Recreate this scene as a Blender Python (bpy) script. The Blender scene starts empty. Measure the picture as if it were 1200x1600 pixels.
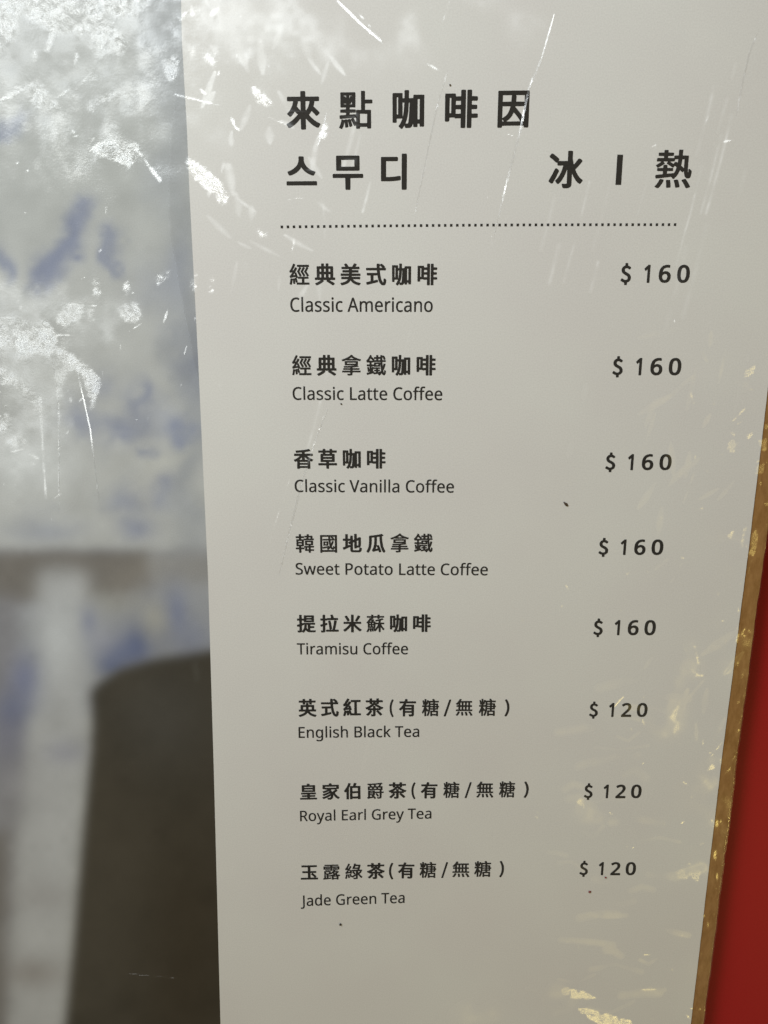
import bpy, math, random
import numpy as np

random.seed(7)
RNG = np.random.default_rng(11)
SC = bpy.context.scene
COL = SC.collection

# ------------------------------------------------------------------ camera
FPX, DIST, TILT = 1230.0, 0.215, math.radians(13.3)     # focal length in photo pixels, metres, pitch
cam = bpy.data.cameras.new('camera')
cam.sensor_fit = 'HORIZONTAL'
cam.sensor_width = 36.0
cam.lens = 36.0 * FPX / 1200.0
cam.clip_start = 0.005
cam.clip_end = 20.0
cam_o = bpy.data.objects.new('camera', cam)
COL.objects.link(cam_o)
CAM = np.array([0.0, DIST * math.sin(TILT), DIST * math.cos(TILT)])
cam_o.location = CAM
cam_o.rotation_euler = (-TILT, 0, 0)
SC.camera = cam_o
RIGHT = np.array([1.0, 0, 0])
UP = np.array([0, math.cos(TILT), -math.sin(TILT)])
FWD = np.array([0, -math.sin(TILT), -math.cos(TILT)])

def page(px, py, z=0.0):
    """point of the plane of the menu sheet (metres) that is seen at a pixel of the 1200 x 1600 photograph"""
    px = np.asarray(px, float); py = np.asarray(py, float)
    d = FWD + ((px - 600) / FPX)[..., None] * RIGHT + ((800 - py) / FPX)[..., None] * UP
    t = (z - CAM[2]) / d[..., 2]
    return CAM + t[..., None] * d

def pixel(P):
    v = P - CAM
    zz = v @ FWD
    return 600 + FPX * (v @ RIGHT) / zz, 800 - FPX * (v @ UP) / zz

# ------------------------------------------------------------------ light
world = bpy.data.worlds.new('World')
SC.world = world
world.use_nodes = True
wn = world.node_tree.nodes; wl = world.node_tree.links
bg = wn['Background']
# unseen room as noise: paler and darker areas added to vary the film's sheen
w_tc = wn.new('ShaderNodeTexCoord')
w_no = wn.new('ShaderNodeTexNoise'); w_no.inputs['Scale'].default_value = 3.2; w_no.inputs['Detail'].default_value = 2.0
w_rp = wn.new('ShaderNodeValToRGB')
w_rp.color_ramp.elements[0].position = .42; w_rp.color_ramp.elements[1].position = .60
w_rp.color_ramp.elements[0].color = (.30, .24, .15, 1); w_rp.color_ramp.elements[1].color = (1.9, 1.62, 1.12, 1)
wl.new(w_tc.outputs['Generated'], w_no.inputs['Vector']); wl.new(w_no.outputs['Fac'], w_rp.inputs[0]); wl.new(w_rp.outputs[0], bg.inputs['Color'])
bg.inputs['Strength'].default_value = 0.15

def area(name, loc, target, size, power, color):
    l = bpy.data.lights.new(name, 'AREA')
    l.shape = 'DISK'; l.size = size; l.energy = power; l.color = color
    o = bpy.data.objects.new(name, l); COL.objects.link(o)
    o.location = loc
    d = np.asarray(loc, float) - np.asarray(target, float)
    from mathutils import Vector
    o.rotation_euler = Vector(d).to_track_quat('Z', 'Y').to_euler()
    return np.asarray(loc, float)

LAMP_A = area('ceiling_lamp', (-0.55, 0.50, 0.72), (0, 0, 0), 0.24, 3.0, (0.98, 1.0, 0.96))
LAMP_B = area('warm_lamp', (0.62, -0.62, 0.70), (0.05, -0.05, 0), 0.12, 1.25, (1.0, 0.78, 0.22))
LAMP_C = area('near_soft_lamp', (-0.20, 0.335, 0.31), (0, 0.03, 0), 0.21, 1.34, (0.885, 0.95, 1.0))  # unseen soft lamp close above the sheet, added for cool falloff across it

SC.view_settings.view_transform = 'Standard'
SC.view_settings.look = 'None'
SC.view_settings.exposure = -0.03
SC.view_settings.gamma = 1.0
SC.view_settings.use_curve_mapping = False
SC.render.engine = 'CYCLES'
SC.cycles.max_bounces = 8
SC.cycles.use_denoising = True

# ------------------------------------------------------------------ helpers
def tag(o, label=None, cat=None, group=None, kind=None):
    if label: o['label'] = label
    if cat: o['category'] = cat
    if group: o['group'] = group
    if kind: o['kind'] = kind
    return o

def link(name, me, mat, parent=None):
    me.materials.clear()
    me.materials.append(mat)
    o = bpy.data.objects.new(name, me)
    COL.objects.link(o)
    if parent: o.parent = parent
    return o

def mesh(name, verts, faces, smooth=False):
    me = bpy.data.meshes.new(name)
    me.from_pydata([tuple(map(float, v)) for v in verts], [], [tuple(map(int, f)) for f in faces])
    if smooth:
        me.polygons.foreach_set('use_smooth', [True] * len(me.polygons))
    me.update()
    return me

def blur(a, s):
    r = int(3 * s) + 1
    k = np.exp(-.5 * (np.arange(-r, r + 1) / s) ** 2); k /= k.sum()
    for ax in (0, 1):
        p = [(0, 0)] * a.ndim; p[ax] = (r, r)
        b = np.pad(a, p, mode='edge')
        n = a.shape[ax]
        out = np.zeros_like(a)
        for i, w in enumerate(k):
            sl = [slice(None)] * a.ndim; sl[ax] = slice(i, i + n)
            out += w * b[tuple(sl)]
        a = out
    return a

# ------------------------------------------------------------------ the clear film: slope field of its creases
ST = 2                                            # field step, photo pixels
MX, MY = 320, 200                                 # margin of the field beyond the photo
GX = np.arange(-MX, 1200 + MX, ST); GY = np.arange(-MY, 1600 + MY, ST)
FX, FY = np.meshgrid(GX.astype(float), GY.astype(float))
FH, FW = FX.shape

def inpoly(poly):
    poly = np.asarray(poly, float)
    x0, y0 = poly.min(0); x1, y1 = poly.max(0)
    m = np.zeros((FH, FW), bool)
    i0, i1 = np.searchsorted(GX, [x0, x1]); j0, j1 = np.searchsorted(GY, [y0, y1])
    X = FX[j0:j1, i0:i1]; Y = FY[j0:j1, i0:i1]
    c = np.zeros(X.shape, bool)
    for (ax, ay), (bx, by) in zip(poly, np.roll(poly, -1, 0)):
        if ay == by: continue
        c ^= ((ay > Y) != (by > Y)) & (X < (bx - ax) * (Y - ay) / (by - ay) + ax)
    m[j0:j1, i0:i1] = c
    return m

def noise2(scale, seed):
    """smooth value noise over the field, unit variance"""
    r = np.random.default_rng(seed)
    gw = int((1200 + 2 * MX) / scale) + 4; gh = int((1600 + 2 * MY) / scale) + 4
    g = r.normal(size=(gh, gw))
    u = (FX + MX) / scale + 1; v = (FY + MY) / scale + 1
    iu = u.astype(int); iv = v.astype(int)
    fu = u - iu; fv = v - iv
    fu = fu * fu * (3 - 2 * fu); fv = fv * fv * (3 - 2 * fv)
    iu = np.clip(iu, 0, gw - 2); iv = np.clip(iv, 0, gh - 2)
    return ((g[iv, iu] * (1 - fu) + g[iv, iu + 1] * fu) * (1 - fv) + (g[iv + 1, iu] * (1 - fu) + g[iv + 1, iu + 1] * fu) * fv) * 1.6

def facets(n, seed, box, stretch=(1, 1), sharp=True):
    """crumpled film: flat facets with a slope each; returns two slope components"""
    r = np.random.default_rng(seed)
    x0, y0, x1, y1 = box
    pts = np.stack([r.uniform(x0, x1, n), r.uniform(y0, y1, n)], 1)
    sl = r.normal(size=(n, 2))
    sx = np.zeros((FH, FW)); sy = np.zeros((FH, FW))
    i0, i1 = np.searchsorted(GX, [x0, x1]); j0, j1 = np.searchsorted(GY, [y0, y1])
    wx = noise2(45, seed + 1)[j0:j1, i0:i1] * 10; wy = noise2(45, seed + 2)[j0:j1, i0:i1] * 10
    X = (FX[j0:j1, i0:i1] + wx) * stretch[0]; Y = (FY[j0:j1, i0:i1] + wy) * stretch[1]
    P = pts * np.array(stretch)
    best = np.full(X.shape, 1e18); idx = np.zeros(X.shape, int)
    for k in range(n):
        d = (X - P[k, 0]) ** 2 + (Y - P[k, 1]) ** 2
        m = d < best
        best[m] = d[m]; idx[m] = k
    sx[j0:j1, i0:i1] = sl[idx, 0]; sy[j0:j1, i0:i1] = sl[idx, 1]
    return sx, sy

def toward(lamp):
    """slope that mirrors the lamp into the lens, over the field"""
    P = page(FX, FY)
    v = CAM - P; v /= np.linalg.norm(v, axis=-1, keepdims=True)
    l = lamp - P; l /= np.linalg.norm(l, axis=-1, keepdims=True)
    h = v + l; h /= np.linalg.norm(h, axis=-1, keepdims=True)
    return h[..., 0] / h[..., 2], h[..., 1] / h[..., 2]       # tilt of the normal in x and y

TA = toward(LAMP_A); TB = toward(LAMP_B)
def smooth(a, b, x):
    t = np.clip((x - a) / (b - a), 0, 1); return t * t * (3 - 2 * t)

# how crumpled the film lies: strongly in the top left corner and at the left edge, a little elsewhere
CR = .22 * np.clip(1 - smooth(230, 470, FX), 0, 1) * (1 - smooth(560, 820, FY))
CR += np.exp(-((FX - 60) / 210) ** 2 - ((FY + 20) / 150) ** 2)
CR += .85 * np.exp(-((FX + 20) / 120) ** 2 - ((FY - 590) / 120) ** 2)
CR = np.clip(CR, 0, 1)
UND = .3 + .7 * np.clip(smooth(380, 620, FX) + smooth(600, 850, FY), 0, 1)
RM = np.exp(-((FX - (1190 - 0.075 * (FY - 600))) / 70) ** 2) * smooth(450, 700, FY)
TOPR = (1 - smooth(60, 330, FY)) * 0.35
f1 = facets(420, 3, (-320, -200, 520, 860)); f2 = facets(1500, 5, (-320, -200, 520, 860))
f3 = facets(420, 9, (860, 380, 1400, 1700), (1.0, 1.6))
nx, ny = noise2(26, 21), noise2(26, 22)
nx2, ny2 = noise2(9, 23), noise2(9, 24)
nx3, ny3 = noise2(4.5, 25), noise2(4.5, 26)
lx, ly = noise2(230, 31), noise2(230, 32)
lx2, ly2 = noise2(95, 33), noise2(95, 34)
NXF = UND * (0.026 * lx + 0.016 * lx2) + CR * (0.06 * f1[0] + 0.036 * f2[0] + 0.03 * nx + 0.018 * nx2) + RM * (0.014 * f3[0] + 0.008 * nx + 0.01 * nx2) + TOPR * (.03 * nx + .02 * nx2) + .008 * nx
NYF = UND * (0.026 * ly + 0.016 * ly2) + CR * (0.06 * f1[1] + 0.036 * f2[1] + 0.03 * ny + 0.018 * ny2) + RM * (0.014 * f3[1] + 0.008 * ny + 0.01 * ny2) + TOPR * (.03 * ny + .02 * ny2) + .008 * ny

NXF = blur(NXF, 1.2); NYF = blur(NYF, 1.2)

def lift(mask, T, amt=1.0, jit=0.03):
    """a patch of film lifted so that it faces a lamp"""
    global NXF, NYF
    m = smooth(0.12, 0.75, np.clip(mask, 0, 1)) * (1 - (1 - amt) * .3)
    NXF = NXF * (1 - m) + m * (T[0] + jit * (nx2 + .6 * nx + .8 * nx3))
    NYF = NYF * (1 - m) + m * (T[1] + jit * (ny2 + .6 * ny + .8 * ny3))

def veil(mask, T, amt, jit=.02):
    """film leaning towards a lamp without a clear border"""
    global NXF, NYF
    m = np.clip(mask, 0, 1) * amt
    NXF = NXF + m * (T[0] + jit * (nx2 + nx) - NXF)
    NYF = NYF + m * (T[1] + jit * (ny2 + ny) - NYF)

HZ = np.zeros((FH, FW))
def stroke_mask(pts, w):
    m = np.zeros((FH, FW))
    pts = [tuple(p) for p in pts]
    for (ax, ay), (bx, by) in zip(pts[:-1], pts[1:]):
        pad = 4 * w + 6
        i0, i1 = np.searchsorted(GX, [min(ax, bx) - pad, max(ax, bx) + pad])
        j0, j1 = np.searchsorted(GY, [min(ay, by) - pad, max(ay, by) + pad])
        if i1 <= i0 or j1 <= j0: continue
        X = FX[j0:j1, i0:i1]; Y = FY[j0:j1, i0:i1]
        L2 = (bx - ax) ** 2 + (by - ay) ** 2 + 1e-9
        t = np.clip(((X - ax) * (bx - ax) + (Y - ay) * (by - ay)) / L2, 0, 1)
        d = np.hypot(X - ax - t * (bx - ax), Y - ay - t * (by - ay))
        taper = 0.35 + 0.65 * np.sin(np.pi * np.clip(t, .02, .98)) if len(pts) == 2 else 1.0
        m[j0:j1, i0:i1] = np.maximum(m[j0:j1, i0:i1], np.exp(-(d / (w * taper)) ** 2))
    return m

# edges, as photo columns at a photo row
seam = lambda y: np.interp(y, [-200, 0, 60, 200, 300, 560, 900, 1200, 1600, 1800], [279, 283, 284, 292, 296, 309.5, 325, 334, 344.5, 350])
pedge = lambda y: np.interp(y, [-300, 600, 725, 860, 1200, 1600, 1900], [1316, 1200.5, 1186, 1169.5, 1126, 1079.5, 1045])
bedge = lambda y: np.interp(y, [-300, 837, 1000, 1200, 1600, 1900], [1346, 1199, 1177, 1150, 1100, 1062])


bl = lambda x, y, rx, ry: np.exp(-((FX - x) / rx) ** 2 - ((FY - y) / ry) ** 2)
def milky(m, T, amt, haze=1.0):
    """film with a dull, hazy shine"""
    global HZ
    veil(m, T, amt, .03); HZ = np.maximum(HZ, haze * np.clip(m * 1.6, 0, 1))
def ripple(pts, w, T, amt=.9):
    milky(stroke_mask(pts, w) * np.clip(.8 + .3 * nx, 0, 1), T, amt)
milky(bl(10, 650, 140, 150) * np.clip(.75 + .3 * noise2(60, 41), 0, 1), TA, .9)
milky(bl(70, 500, 170, 50) * np.clip(.75 + .3 * noise2(40, 43), 0, 1), TA, .85)
milky(bl(340, 30, 120, 60) * np.clip(.6 + .4 * noise2(50, 42), 0, 1), TA, .62)
milky(bl(640, 40, 200, 60) * np.clip(.5 + .4 * noise2(60, 44), 0, 1), TA, .7)
milky(bl(90, 60, 150, 130) * .8, TA, .5)
# faint ripples of the film over the white paper
for k in range(34):
    y = 1080 + 15 * k + RNG.uniform(-6, 6); x = RNG.uniform(850, 1020); L = RNG.uniform(20, 90)
    ripple([(x, y), (x + L * .5, y + RNG.uniform(-9, 9)), (min(x + L, pedge(y) - 6), y + RNG.uniform(-12, 14))], RNG.uniform(2, 7), TB, RNG.uniform(.3, .75))
for k in range(30):
    x = RNG.uniform(1020, 1170); y = RNG.uniform(500, 1150); L = RNG.uniform(20, 70); an = RNG.normal(2.1, .5)
    ripple([(x, y), (x + L * math.cos(an), y + L * math.sin(an))], RNG.uniform(2, 6), TB, RNG.uniform(.6, .95))
for x, y, rx, ry in ((1040, 1120, 30, 28), (1070, 1040, 22, 30), (1120, 1210, 20, 18), (920, 1270, 24, 20), (1150, 850, 20, 24), (850, 1560, 50, 24), (770, 1590, 60, 30), (1168, 590, 18, 20)):
    milky(bl(x, y, rx, ry) * np.clip(.6 + .45 * nx, 0, 1), TB, .9)
for k in range(22):
    x = RNG.uniform(380, 1180); y = RNG.uniform(-20, 620); L = RNG.uniform(40, 170)
    ripple([(x, y), (x - L * .12, y + L * .5), (x - L * .26, y + L)], RNG.uniform(1.5, 5), TA, RNG.uniform(.4, .82))
for k in range(40):
    x = RNG.uniform(310, 540); y = RNG.uniform(-20, 450); an = RNG.uniform(.4, 2.2); L = RNG.uniform(10, 60)
    ripple([(x, y), (x + L * math.cos(an), y + L * math.sin(an))], RNG.uniform(2, 7), TA, RNG.uniform(.45, .92))
LIT = np.zeros((FH, FW))
def patch(poly, T, amt=1.0, jit=.035, s=5.5):
    global LIT, HZ
    m = blur(inpoly(poly).astype(float), s / ST)
    # the patch dissolves into finer crumples at its rim
    m = np.clip(m * (1 + .12 * nx2 + .15 * nx3), 0, 1)
    lift(m, T, amt, jit); LIT = np.maximum(LIT, m * amt); HZ = HZ * (1 - .8 * m)
def stroke(pts, w, T, amt=1.0, jit=.018, rag=.35):
    global LIT, HZ
    m = stroke_mask(pts, w) * np.clip(.85 + rag * nx2 + .2 * nx, 0, 1)
    lift(m, T, amt, jit); LIT = np.maximum(LIT, .5 * m * amt); HZ = HZ * (1 - .8 * m)

for p, a in [
    ([(-60, -60), (34, -60), (33, 20), (24, 55), (0, 82), (-60, 110)], 1.0),
    ([(30, -60), (250, -60), (232, 8), (205, 28), (165, 28), (140, 50), (92, 54), (60, 38), (40, 30)], .85),
    ([(160, 28), (186, 48), (202, 70), (190, 88), (166, 80), (148, 100), (152, 132), (142, 124), (150, 95), (138, 60)], .95),
    ([(40, 126), (60, 128), (76, 148), (70, 172), (56, 164), (44, 146)], .9),
    ([(70, 134), (80, 160), (100, 166), (76, 174)], .9),
    ([(142, 164), (160, 150), (186, 142), (176, 158), (152, 162)], .9),
    ([(136, 166), (142, 162), (154, 182), (140, 172)], .9),
    ([(152, 226), (180, 221), (216, 223), (216, 244), (204, 262), (176, 250), (150, 242)], .85),
    ([(281, 78), (264, 94), (258, 114), (271, 134), (277, 108)], .95),
    ([(318, 74), (328, 86), (342, 103), (326, 104)], .9),
    ([(390, 134), (400, 139), (430, 164), (414, 167), (397, 157)], .95),
    ([(288, 245), (302, 250), (346, 284), (360, 306), (350, 326), (334, 302), (300, 276)], .9),
    ([(516, 180), (509, 214), (496, 227), (500, 204)], .9),
    ([(395, 356), (414, 358), (420, 374), (408, 374)], .85),
    ([(303, 422), (310, 424), (310, 452), (298, 462), (296, 448)], .85),
    ([(326, 424), (336, 432), (333, 466), (327, 468)], .85),
    ([(382, 402), (387, 408), (385, 430), (379, 424)], .9),
    ([(-60, 492), (40, 500), (66, 520), (40, 545), (0, 540), (-60, 560)], .85),
    ([(92, 492), (106, 476), (132, 474), (128, 494), (104, 506), (92, 516)], .95),
    ([(20, 524), (70, 500), (88, 520), (84, 560), (58, 552), (28, 566)], .85),
    ([(88, 546), (118, 556), (146, 578), (160, 600), (150, 628), (141, 652), (136, 610), (122, 572), (100, 586), (93, 640), (90, 590)], .85),
    ([(0, 575), (24, 588), (62, 622), (66, 690), (58, 640), (26, 606), (0, 600)], .8),
    ([(0, 640), (16, 650), (12, 676), (0, 680)], .9),
    ([(10, 690), (36, 676), (40, 690), (20, 702)], .5),
    ([(146, 430), (158, 440), (156, 468), (148, 464)], .85),
    ([(188, 480), (212, 470), (226, 498), (206, 508), (190, 496)], .85),
    ([(193, 432), (206, 446), (194, 474)], .7),
    ([(238, 440), (252, 428), (272, 412), (262, 434), (244, 452)], .85),
    ([(140, 474), (150, 484), (144, 504), (138, 500)], .8),
    ([(352, 628), (366, 610), (362, 622), (352, 632)], .6),
    ([(350, 430), (362, 410), (356, 440)], .35)]:
    patch(p, TA, a)
for pts, w, a in [
    ([(86, 20), (80, 60), (74, 78)], 5, .95), ([(127, 44), (116, 102)], 5, .95), ([(54, 80), (53, 98)], 4, .9),
    ([(0, 158), (38, 139)], 4, .95), ([(20, 137), (36, 137)], 1.6, .9), ([(120, 140), (142, 114)], 2, .9), ([(90, 152), (110, 139)], 2, .9),
    ([(100, 160), (116, 150)], 3, .9), ([(138, 228), (147, 216)], 2.4, .9), ([(142, 236), (156, 222)], 1.8, .9),
    ([(218, 240), (232, 258), (250, 282)], 3, .7), ([(300, 10), (302, 26)], 4, .9), ([(286, 26), (292, 20)], 3, .8),
    ([(340, 14), (330, 24)], 5, .5), ([(274, 148), (290, 152), (330, 162), (360, 166)], 1.6, .75), ([(314, 140), (322, 148)], 3, .8),
    ([(362, 184), (366, 192)], 2.4, .8), ([(368, 198), (375, 206)], 2.2, .8), ([(342, 112), (340, 118)], 3, .8),
    ([(420, 184), (446, 194)], 2, .5), ([(395, 136), (398, 140)], 3, .9), ([(370, 86), (369, 90)], 2, .7),
    ([(78, 536), (90, 610), (93, 650)], 1.0, .8), ([(93, 650), (92, 690), (92, 800)], 1.3, .5), ([(118, 566), (141, 670), (155, 784)], 1.2, .8),
    ([(63, 620), (66, 690), (72, 780)], 1.5, .75), ([(0, 497), (24, 497)], 1.4, .9), ([(100, 475), (150, 478)], 1.2, .8), ([(80, 523), (108, 524)], 1.6, .8),
    ([(263, 482), (256, 504)], 2.4, .8), ([(292, 540), (288, 554)], 1.8, .7), ([(284, 600), (281, 607)], 1.6, .7), ([(233, 644), (230, 660)], 2.0, .7),
    ([(202, 518), (220, 506)], 1.4, .7), ([(305, 495), (305, 502)], 2, .8), ([(110, 622), (111, 629)], 2.2, .7), ([(239, 584), (238, 588)], 1.6, .6),
    ([(6, 755), (5, 762)], 1.8, .7), ([(40, 806), (41, 810)], 1.6, .6), ([(48, 722), (53, 726)], 3, .7),
    ([(462, 365), (455, 398)], 2.4, .55), ([(450, 312), (484, 308)], 1.2, .5), ([(483, 296), (484, 314)], 1.6, .6), ([(362, 186), (368, 200)], 1.6, .6),
    ([(527, 2), (560, 34), (596, 64)], 2.2, .95), ([(560, 20), (580, 44)], 3, .5),
    ([(864, 30), (846, 92)], 1.4, .45), ([(834, 118), (826, 140)], 2.2, .95), ([(826, 140), (812, 208)], 1.8, .9), ([(812, 208), (790, 292), (772, 368)], 1.4, .6),
    ([(700, 110), (682, 170), (648, 336)], 1.3, .28), ([(703, 0), (690, 40)], 1.6, .25),
    ([(510, 642), (492, 690), (470, 760), (436, 898)], 1.8, .42), ([(505, 650), (498, 672)], 2, .6),
    ([(1184, 50), (1171, 82)], 2.2, .45), ([(1171, 80), (1160, 130), (1150, 182)], 1.8, .5), ([(1012, 233), (1034, 222)], 2, .45), ([(1108, 212), (1120, 232)], 1.4, .4),
    ([(1130, 222), (1152, 216)], 3, .6), ([(1150, 216), (1182, 210)], 1.6, .35),
    ([(668, 100), (690, 112)], 3, .35), ([(640, 402), (652, 384)], 1.6, .2), ([(605, 1030), (540, 1320)], 1.6, .12),
    ([(420, 850), (445, 770), (470, 700)], 2.2, .2), ([(345, 640), (340, 560)], 2.2, .2),
    ([(770, 392), (768, 366)], 1.6, .5), ([(195, 1521), (272, 1528)], 1.5, .9), ([(88, 1160), (84, 1400)], 2.0, .22)]:
    stroke(pts, w, TA, a)
for p, a in [
    ([(1160, 592), (1164, 578), (1184, 566), (1178, 584), (1164, 592)], .55), ([(1139, 688), (1150, 686), (1149, 706), (1143, 712), (1137, 700)], .95),
    ([(1140, 676), (1152, 674), (1148, 682)], .8), ([(1186, 688), (1200, 682), (1200, 706), (1190, 704)], .7),
    ([(1182, 726), (1196, 724), (1192, 742), (1182, 740)], .95), ([(1186, 752), (1192, 752), (1187, 764)], .9), ([(1194, 786), (1206, 780), (1200, 800)], .8),
    ([(1165, 682), (1177, 672), (1176, 682), (1168, 688)], .5), ([(1134, 836), (1150, 826), (1142, 842)], .5), ([(1162, 826), (1168, 820), (1160, 856), (1156, 852)], .6),
    ([(1174, 838), (1182, 824), (1186, 840), (1178, 870), (1172, 864)], .6),
    ([(1056, 1362), (1068, 1358), (1074, 1374), (1060, 1372)], .9), ([(1076, 1366), (1082, 1360), (1080, 1368)], .7), ([(1082, 1362), (1094, 1362), (1090, 1378), (1081, 1372)], .95),
    ([(876, 1545), (888, 1543), (890, 1556), (880, 1556)], .95), ([(890, 1546), (906, 1545), (936, 1560), (922, 1563), (892, 1560)], .55), ([(918, 1554), (936, 1561), (922, 1562)], .8),
    ([(903, 1575), (918, 1576), (950, 1587), (985, 1594), (990, 1612), (940, 1604), (918, 1592)], .5), ([(904, 1576), (917, 1577), (916, 1586), (908, 1584)], .9),
    ([(1056, 1130), (1062, 1122), (1060, 1140), (1050, 1150)], .7), ([(1140, 1204), (1146, 1196), (1134, 1216)], .6),
    ([(1078, 1045), (1094, 1052), (1100, 1058), (1086, 1056)], .5), ([(1102, 1206), (1112, 1192), (1118, 1200)], .35),
    ([(900, 1253), (912, 1246), (914, 1262)], .3), ([(1046, 1120), (1062, 1098), (1056, 1130)], .25)]:
    patch(p, TB, a, jit=.012, s=1.5)
for pts, w, a in [
    ([(1141, 661), (1152, 650), (1164, 638)], 2.2, .9), ([(1150, 664), (1160, 658)], 1.2, .4), ([(1186, 566), (1200, 552)], 1.6, .7), ([(1158, 609), (1158, 609.5)], 2.4, .8),
    ([(1170, 608), (1182, 610)], 2, .5), ([(1166, 782), (1171, 765)], 2, .7), ([(1086, 716), (1087, 710)], 1.6, .6), ([(1104, 735), (1106, 736)], 1.6, .7), ([(1128, 710), (1134, 716)], 1.4, .5),
    ([(1085, 1010), (1092, 1040), (1098, 1056)], 1.8, .6), ([(1068, 1008), (1074, 1024)], 1.4, .4), ([(960, 1104), (968, 1094), (974, 1088)], 1.6, .7), ([(1004, 1098), (1006, 1088)], 1.8, .5),
    ([(985, 1136), (988, 1142)], 1.6, .7), ([(1004, 1124), (1006, 1132)], 1.6, .6), ([(880, 908), (892, 928)], 1.6, .5), ([(878, 945), (879, 949)], 1.8, .8), ([(815, 966), (816, 970)], 1.6, .8),
    ([(836, 1275), (840, 1278)], 2.4, .8), ([(838, 1268), (842, 1272)], 1.4, .7), ([(987, 1327), (990, 1324)], 2.4, .7), ([(952, 1270), (960, 1274)], 1.8, .5),
    ([(903, 1250), (914, 1246)], 1.4, .5), ([(914, 1246), (912, 1262)], 1.4, .5), ([(1005, 1492), (1016, 1492)], 1.6, .7), ([(904, 1478), (904, 1490)], 1.0, .5), ([(886, 1472), (887, 1473)], 1.6, .7),
    ([(1072, 1586), (1078, 1592)], 2, .8), ([(1064, 1286), (1072, 1282)], 1.8, .7), ([(1037, 1282), (1038, 1290)], 1.2, .5), ([(1099, 1303), (1104, 1304)], 2, .6), ([(1094, 1320), (1098, 1318)], 1.8, .6),
    ([(1030, 1434), (1032, 1440)], 1.4, .5), ([(1046, 1428), (1060, 1438)], 1.6, .5), ([(1082, 1438), (1092, 1436)], 1.8, .6), ([(1000, 1547), (1024, 1546)], 2, .4),
    ([(904, 1577), (926, 1594), (948, 1606)], 2, .7), ([(916, 1576), (960, 1588), (982, 1594)], 1.8, .6), ([(890, 1546), (904, 1548), (898, 1558)], 1.2, .8),
    ([(1168, 870), (1178, 850)], 1.4, .5), ([(1155, 945), (1150, 1010)], 1.6, .35), ([(1148, 1010), (1156, 985)], 1.4, .4), ([(1112, 1180), (1128, 1160)], 1.4, .4), ([(1132, 1210), (1142, 1198)], 1.6, .8)]:
    stroke(pts, w, TB, a, jit=.012)
# fine gold streaks in the film over the brown margin
for _ in range(110):
    y = 660 + 900 * RNG.random() ** 2.6
    x = RNG.uniform(pedge(y) - 4, bedge(y) - 1)
    an = RNG.normal(1.9, .6); L = RNG.uniform(3, 14)
    stroke([(x, y), (x + L * math.cos(an) * .6, y + L * math.sin(an))], RNG.uniform(.9, 1.8), TB, RNG.uniform(.6, .95) * (1 if y < 900 else .75))
# scattered nicks
for _ in range(230):
    k = RNG.random()
    if k < .55: x, y = RNG.uniform(-40, 470), RNG.uniform(-40, 860)
    elif k < .7: x, y = RNG.uniform(450, 1190), RNG.uniform(-20, 420)
    else: x, y = RNG.uniform(960, 1190), RNG.uniform(480, 1600)
    if 436 < x < 1090 and k < .7 and RNG.random() < .55: continue
    if x < 470 and RNG.random() < (x / 470) * .45: continue
    L = RNG.exponential(5) + 1; an = RNG.uniform(0, 3.14)
    stroke([(x, y), (x + L * math.cos(an), y + L * math.sin(an))], RNG.uniform(.9, 2.0), TB if x > 960 and y > 500 else TA, RNG.uniform(.3, .8))


NXF = np.clip(NXF, -.8, .8); NYF = np.clip(NYF, -.8, .8)
GRAIN = np.clip(.10 + .8 * CR + .1 * RM + .9 * np.clip(LIT, 0, 1), 0, 1)

def sample(F, px, py):
    u = np.clip((px + MX) / ST, 0, FW - 1.001); v = np.clip((py + MY) / ST, 0, FH - 1.001)
    iu = u.astype(int); iv = v.astype(int); fu = u - iu; fv = v - iv
    return (F[iv, iu] * (1 - fu) + F[iv, iu + 1] * fu) * (1 - fv) + (F[iv + 1, iu] * (1 - fu) + F[iv + 1, iu + 1] * fu) * fv

def film_attr(me):
    """store the lie of the film on a mesh: x, y tilt and graininess per vertex"""
    n = len(me.vertices)
    co = np.empty(n * 3); me.vertices.foreach_get('co', co); co = co.reshape(-1, 3)
    px, py = pixel(co)
    a = me.attributes.new('film_tilt', 'FLOAT_VECTOR', 'POINT')
    v = np.stack([sample(NXF, px, py), sample(NYF, px, py), sample(GRAIN, px, py)], 1).astype(np.float32)
    a.data.foreach_set('vector', v.ravel())
    h = me.attributes.new('film_haze', 'FLOAT', 'POINT')
    h.data.foreach_set('value', sample(HZ, px, py).astype(np.float32))

# ------------------------------------------------------------------ materials
def newmat(name):
    m = bpy.data.materials.new(name); m.use_nodes = True
    nt = m.node_tree
    return m, nt, nt.nodes['Principled BSDF']

def N(nt, typ, **kw):
    n = nt.nodes.new(typ)
    for k, v in kw.items():
        if k in ('operation', 'attribute_name', 'noise_dimensions', 'blend_type', 'data_type', 'feature'):
            setattr(n, k, v)
        else:
            n.inputs[k].default_value = v
    return n

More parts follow.
